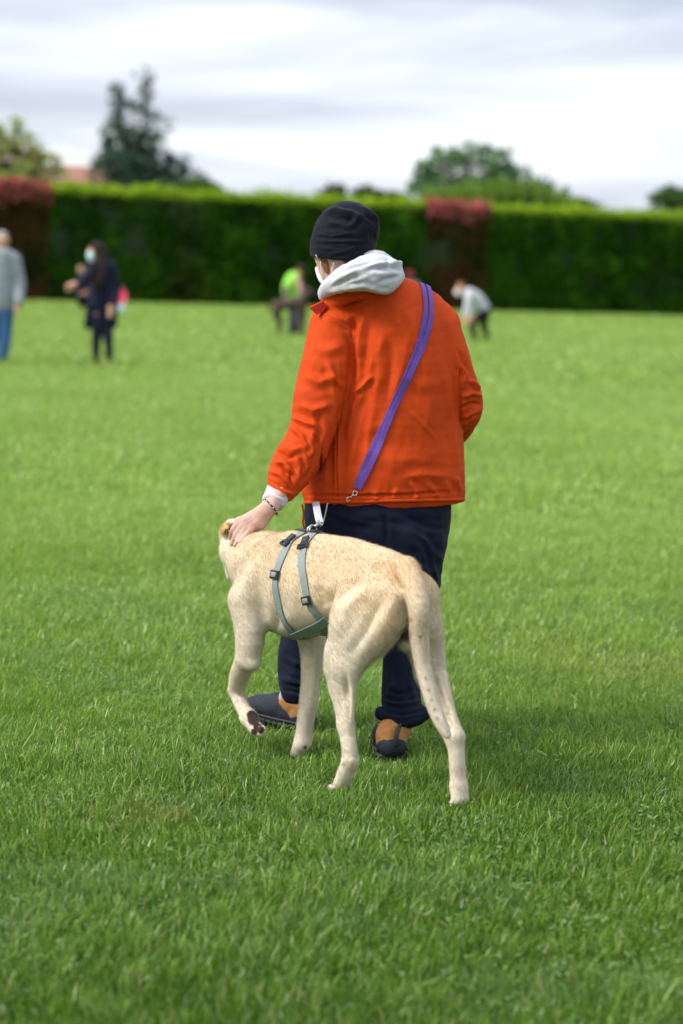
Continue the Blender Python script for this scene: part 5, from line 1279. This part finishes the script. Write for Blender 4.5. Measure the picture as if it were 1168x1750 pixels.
# small child in pink
figure('person', 'small child in pink top sitting on the lawn behind the navy coat', 'person', (206, 536), 51.0, [
    ('body', SK, human((203, 489), (204, 495, 0), ([(205, 500, 0), (205, 520, .02)], [(7, 5), (7, 6)]),
        [([(199, 501, 0), (197, 511, -.1), (201, 519, -.25)], [3, 2.5, 2]), ([(212, 501, 0), (214, 511, -.1), (210, 519, -.25)], [3, 2.5, 2])],
        [([(202, 524, 0), (200, 525, -.3), (201, 533, -.35)], [4, 3.2, 2.5]), ([(209, 524, 0), (210, 525, -.3), (210, 533, -.35)], [4, 3.2, 2.5])], 4.6)),
    ('hair', cloth('child dark hair', (.03, .02, .016)), [([(203, 487, .03), (203.5, 489, .05)], [5.2, 5])]),
    ('top', cloth('pink jersey', (.75, .055, .13)), [([(205, 499, 0), (205.5, 519, .02)], [(9, 7), (10, 8)]), ([(199, 501, 0), (197, 510, -.1)], [4.2, 3.8]), ([(212, 501, 0), (214, 510, -.1)], [4.2, 3.8])]),
    ('trousers', cloth('pale blue trousers', (.30, .48, .55)), [([(202, 525, .02), (200, 526, -.3), (201, 531, -.34)], [5.4, 4.4, 3.6]), ([(209, 525, .02), (210, 526, -.3), (210, 531, -.34)], [5.4, 4.4, 3.6])])], h=.02)
# bending over a brown dog in a yellow green vest
figure('person', 'person in bright yellow green vest bending over a brown dog', 'person', (507, 572), 44.3, [
    ('body', SK, human((514, 463), (507, 472, 0), ([(503, 476, 0), (498, 500, .1), (503, 525, .2)], [(10, 8), (10, 8), (11, 9)]),
        [([(508, 476, -.1), (514, 490, -.2), (513, 505, -.25)], [4.2, 3.5, 2.8]), ([(513, 506, -.25), (512, 511, -.25)], [3.4, 3]), ([(495, 478, .1), (490, 495, -.1), (488, 510, -.25)], [4.2, 3.5, 2.8]), ([(488, 511, -.25), (488, 515, -.25)], [3.4, 3])],
        [([(510, 525, .2), (510, 548, .1), (505, 569, .15)], [7, 5.2, 3.6]), ([(501, 525, .2), (500, 548, .2), (498, 568, .3)], [7, 5.2, 3.6])], 7)),
    ('hair', cloth('brown hair', (.045, .024, .016)), [([(515, 460, .0), (516.5, 463, .03)], [7.8, 7.6])]),
    ('vest', cloth('bright yellow green vest', (.32, .78, .10)), [([(503, 475, 0), (497, 492, .05), (497, 510, .1)], [(12, 10), (14, 11), (12, 10)])]),
    ('sleeves', cloth('grey brown sleeves', (.09, .075, .070)), [([(510, 478, -.1), (517, 492, -.2), (515, 503, -.25)], [5.4, 4.6, 4]), ([(494, 480, .1), (489, 496, -.1), (488, 507, -.25)], [5.4, 4.6, 4])]),
    ('trousers', cloth('slate trousers', (.035, .045, .060)), [([(503, 516, .15), (505, 528, .2)], [(12, 9), (12, 10)]), ([(510, 528, .2), (510, 548, .1), (506, 564, .15)], [8, 6.6, 5.4]), ([(501, 528, .2), (500, 548, .2), (498, 564, .3)], [8, 6.6, 5.4])]),
    ('shoe', cloth('dark shoes', (.03, .028, .026)), [([(506, 568, .2), (508, 570, -.05)], [4, 3.2])]), ('shoe', cloth('dark shoes', (.03, .028, .026)), [([(498, 567, .35), (498, 568, .1)], [4, 3.2])])], h=.018)
bd = figure('brown_dog', 'dark brown dog standing in front of the yellow green vest', 'dog', (495, 572), 43.4, [
    ('body', cloth('dark brown coat', (.075, .050, .040)), [([(476, 521, 0), (495, 519, 0), (515, 515, 0)], [(8, 9), (9.5, 10), (10, 11)]), ([(515, 512, 0), (524, 503, 0), (529, 498, 0)], [8, 6.5, 6]), ([(529, 498, 0), (538, 501, 0)], [5, 3.2]), ([(527, 493, .06), (523, 500, .08)], [2.2, 1.8]), ([(530, 493, -.06), (526, 500, -.08)], [2.2, 1.8]),
        ([(474, 524, -.06), (470, 540, -.06), (477, 552, -.06), (474, 568, -.06)], [6.5, 4.2, 2.8, 2.6]), ([(478, 524, .08), (476, 540, .08), (482, 552, .08), (479, 566, .08)], [6.5, 4.2, 2.8, 2.6]), ([(514, 520, -.06), (513, 545, -.06), (513, 568, -.06)], [5, 3.2, 2.6]), ([(519, 520, .08), (520, 545, .08), (519, 566, .08)], [5, 3.2, 2.6]), ([(469, 517, 0), (462, 524, 0), (459, 534, 0)], [2.8, 2.2, 1.6])])], h=.016)
# bending boy
figure('person', 'person in pale grey top and black trousers bending forward beyond the jacket', 'person', (816, 582), 44.6, [
    ('body', SK, human((787, 493), (795, 499, 0), ([(802, 503, 0), (816, 514, .05), (826, 530, .1)], [(9, 8), (10, 9), (10, 9)]),
        [([(800, 508, -.15), (797, 527, -.2), (792, 545, -.25)], [4, 3.2, 2.8]), ([(792, 546, -.25), (791, 552, -.25)], [3.2, 2.6]), ([(808, 508, .1), (802, 530, .05), (800, 548, 0)], [4, 3.2, 2.8]), ([(800, 549, 0), (799, 554, 0)], [3.2, 2.6])],
        [([(822, 536, .1), (806, 554, 0), (812, 577, .05)], [7, 5, 3.4]), ([(829, 536, .1), (826, 556, .1), (833, 578, .15)], [7, 5, 3.4])], 7)),
    ('hair', cloth('red brown hair', (.20, .085, .045)), [([(788, 489, .02), (790, 492, .03)], [7.6, 7.2])]),
    ('face_mask', cloth('white mask', (.78, .79, .80)), [([(781, 499, -.05), (783, 503, -.05)], [4.6, 4])]),
    ('top', cloth('pale grey top', (.52, .54, .58)), [([(802, 502, 0), (815, 512, .05), (825, 526, .1)], [(11, 10), (13, 11), (12, 11)]), ([(801, 508, -.15), (798, 525, -.2), (795, 536, -.22)], [5.6, 4.8, 4.2]), ([(808, 508, .1), (804, 526, .05), (802, 538, .02)], [5.6, 4.8, 4.2])]),
    ('trousers', cloth('black trousers', (.012, .012, .016)), [([(826, 530, .1), (826, 540, .1)], [(12, 10), (11, 10)]), ([(822, 538, .1), (807, 555, 0), (812, 573, .05)], [8.5, 6.2, 4.8]), ([(829, 538, .1), (827, 557, .1), (833, 574, .15)], [8.5, 6.2, 4.8])]),
    ('shoe', cloth('dark shoes', (.03, .028, .026)), [([(812, 577, .05), (808, 578, -.15)], [3.8, 3])]), ('shoe', cloth('dark shoes', (.03, .028, .026)), [([(832, 578, .15), (828, 579, -.05)], [3.8, 3])])], h=.018)
# half hidden behind the orange shoulder
figure('person', 'person in dark red hat half hidden behind the orange shoulder', 'person', (706, 580), 45.2, [
    ('body', SK, human((701, 474), (705, 484, 0), ([(708, 490, 0), (709, 515, 0), (709, 532, 0)], [(11, 8), (10, 8), (10, 8)]),
        [([(698, 492, 0), (695, 510, 0), (697, 526, -.1)], [4, 3.2, 2.6]), ([(697, 527, -.1), (697, 532, -.1)], [3, 2.5]), ([(718, 492, 0), (721, 510, 0), (719, 526, -.1)], [4, 3.2, 2.6]), ([(719, 527, -.1), (719, 532, -.1)], [3, 2.5])],
        [([(704, 535, 0), (704, 556, 0), (703, 577, 0)], [6, 4.5, 3]), ([(713, 535, 0), (713, 556, 0), (714, 577, 0)], [6, 4.5, 3])], 6.6)),
    ('hat', cloth('dark red hat', (.16, .020, .028)), [([(701, 470, 0), (701, 473, 0)], [8, 7.6])]),
    ('top', cloth('slate top', (.12, .13, .16)), [([(708, 490, 0), (709, 510, 0), (709, 532, 0)], [(13, 10), (12, 10), (12, 10)]), ([(698, 492, 0), (694, 510, 0), (696, 522, -.08)], [5.4, 4.6, 4]), ([(718, 492, 0), (722, 510, 0), (720, 522, -.08)], [5.4, 4.6, 4])]),
    ('trousers', cloth('black trousers', (.012, .012, .016)), [([(704, 534, 0), (704, 556, 0), (703, 573, 0)], [7.5, 6, 4.6]), ([(713, 534, 0), (713, 556, 0), (714, 573, 0)], [7.5, 6, 4.6])])], h=.018)
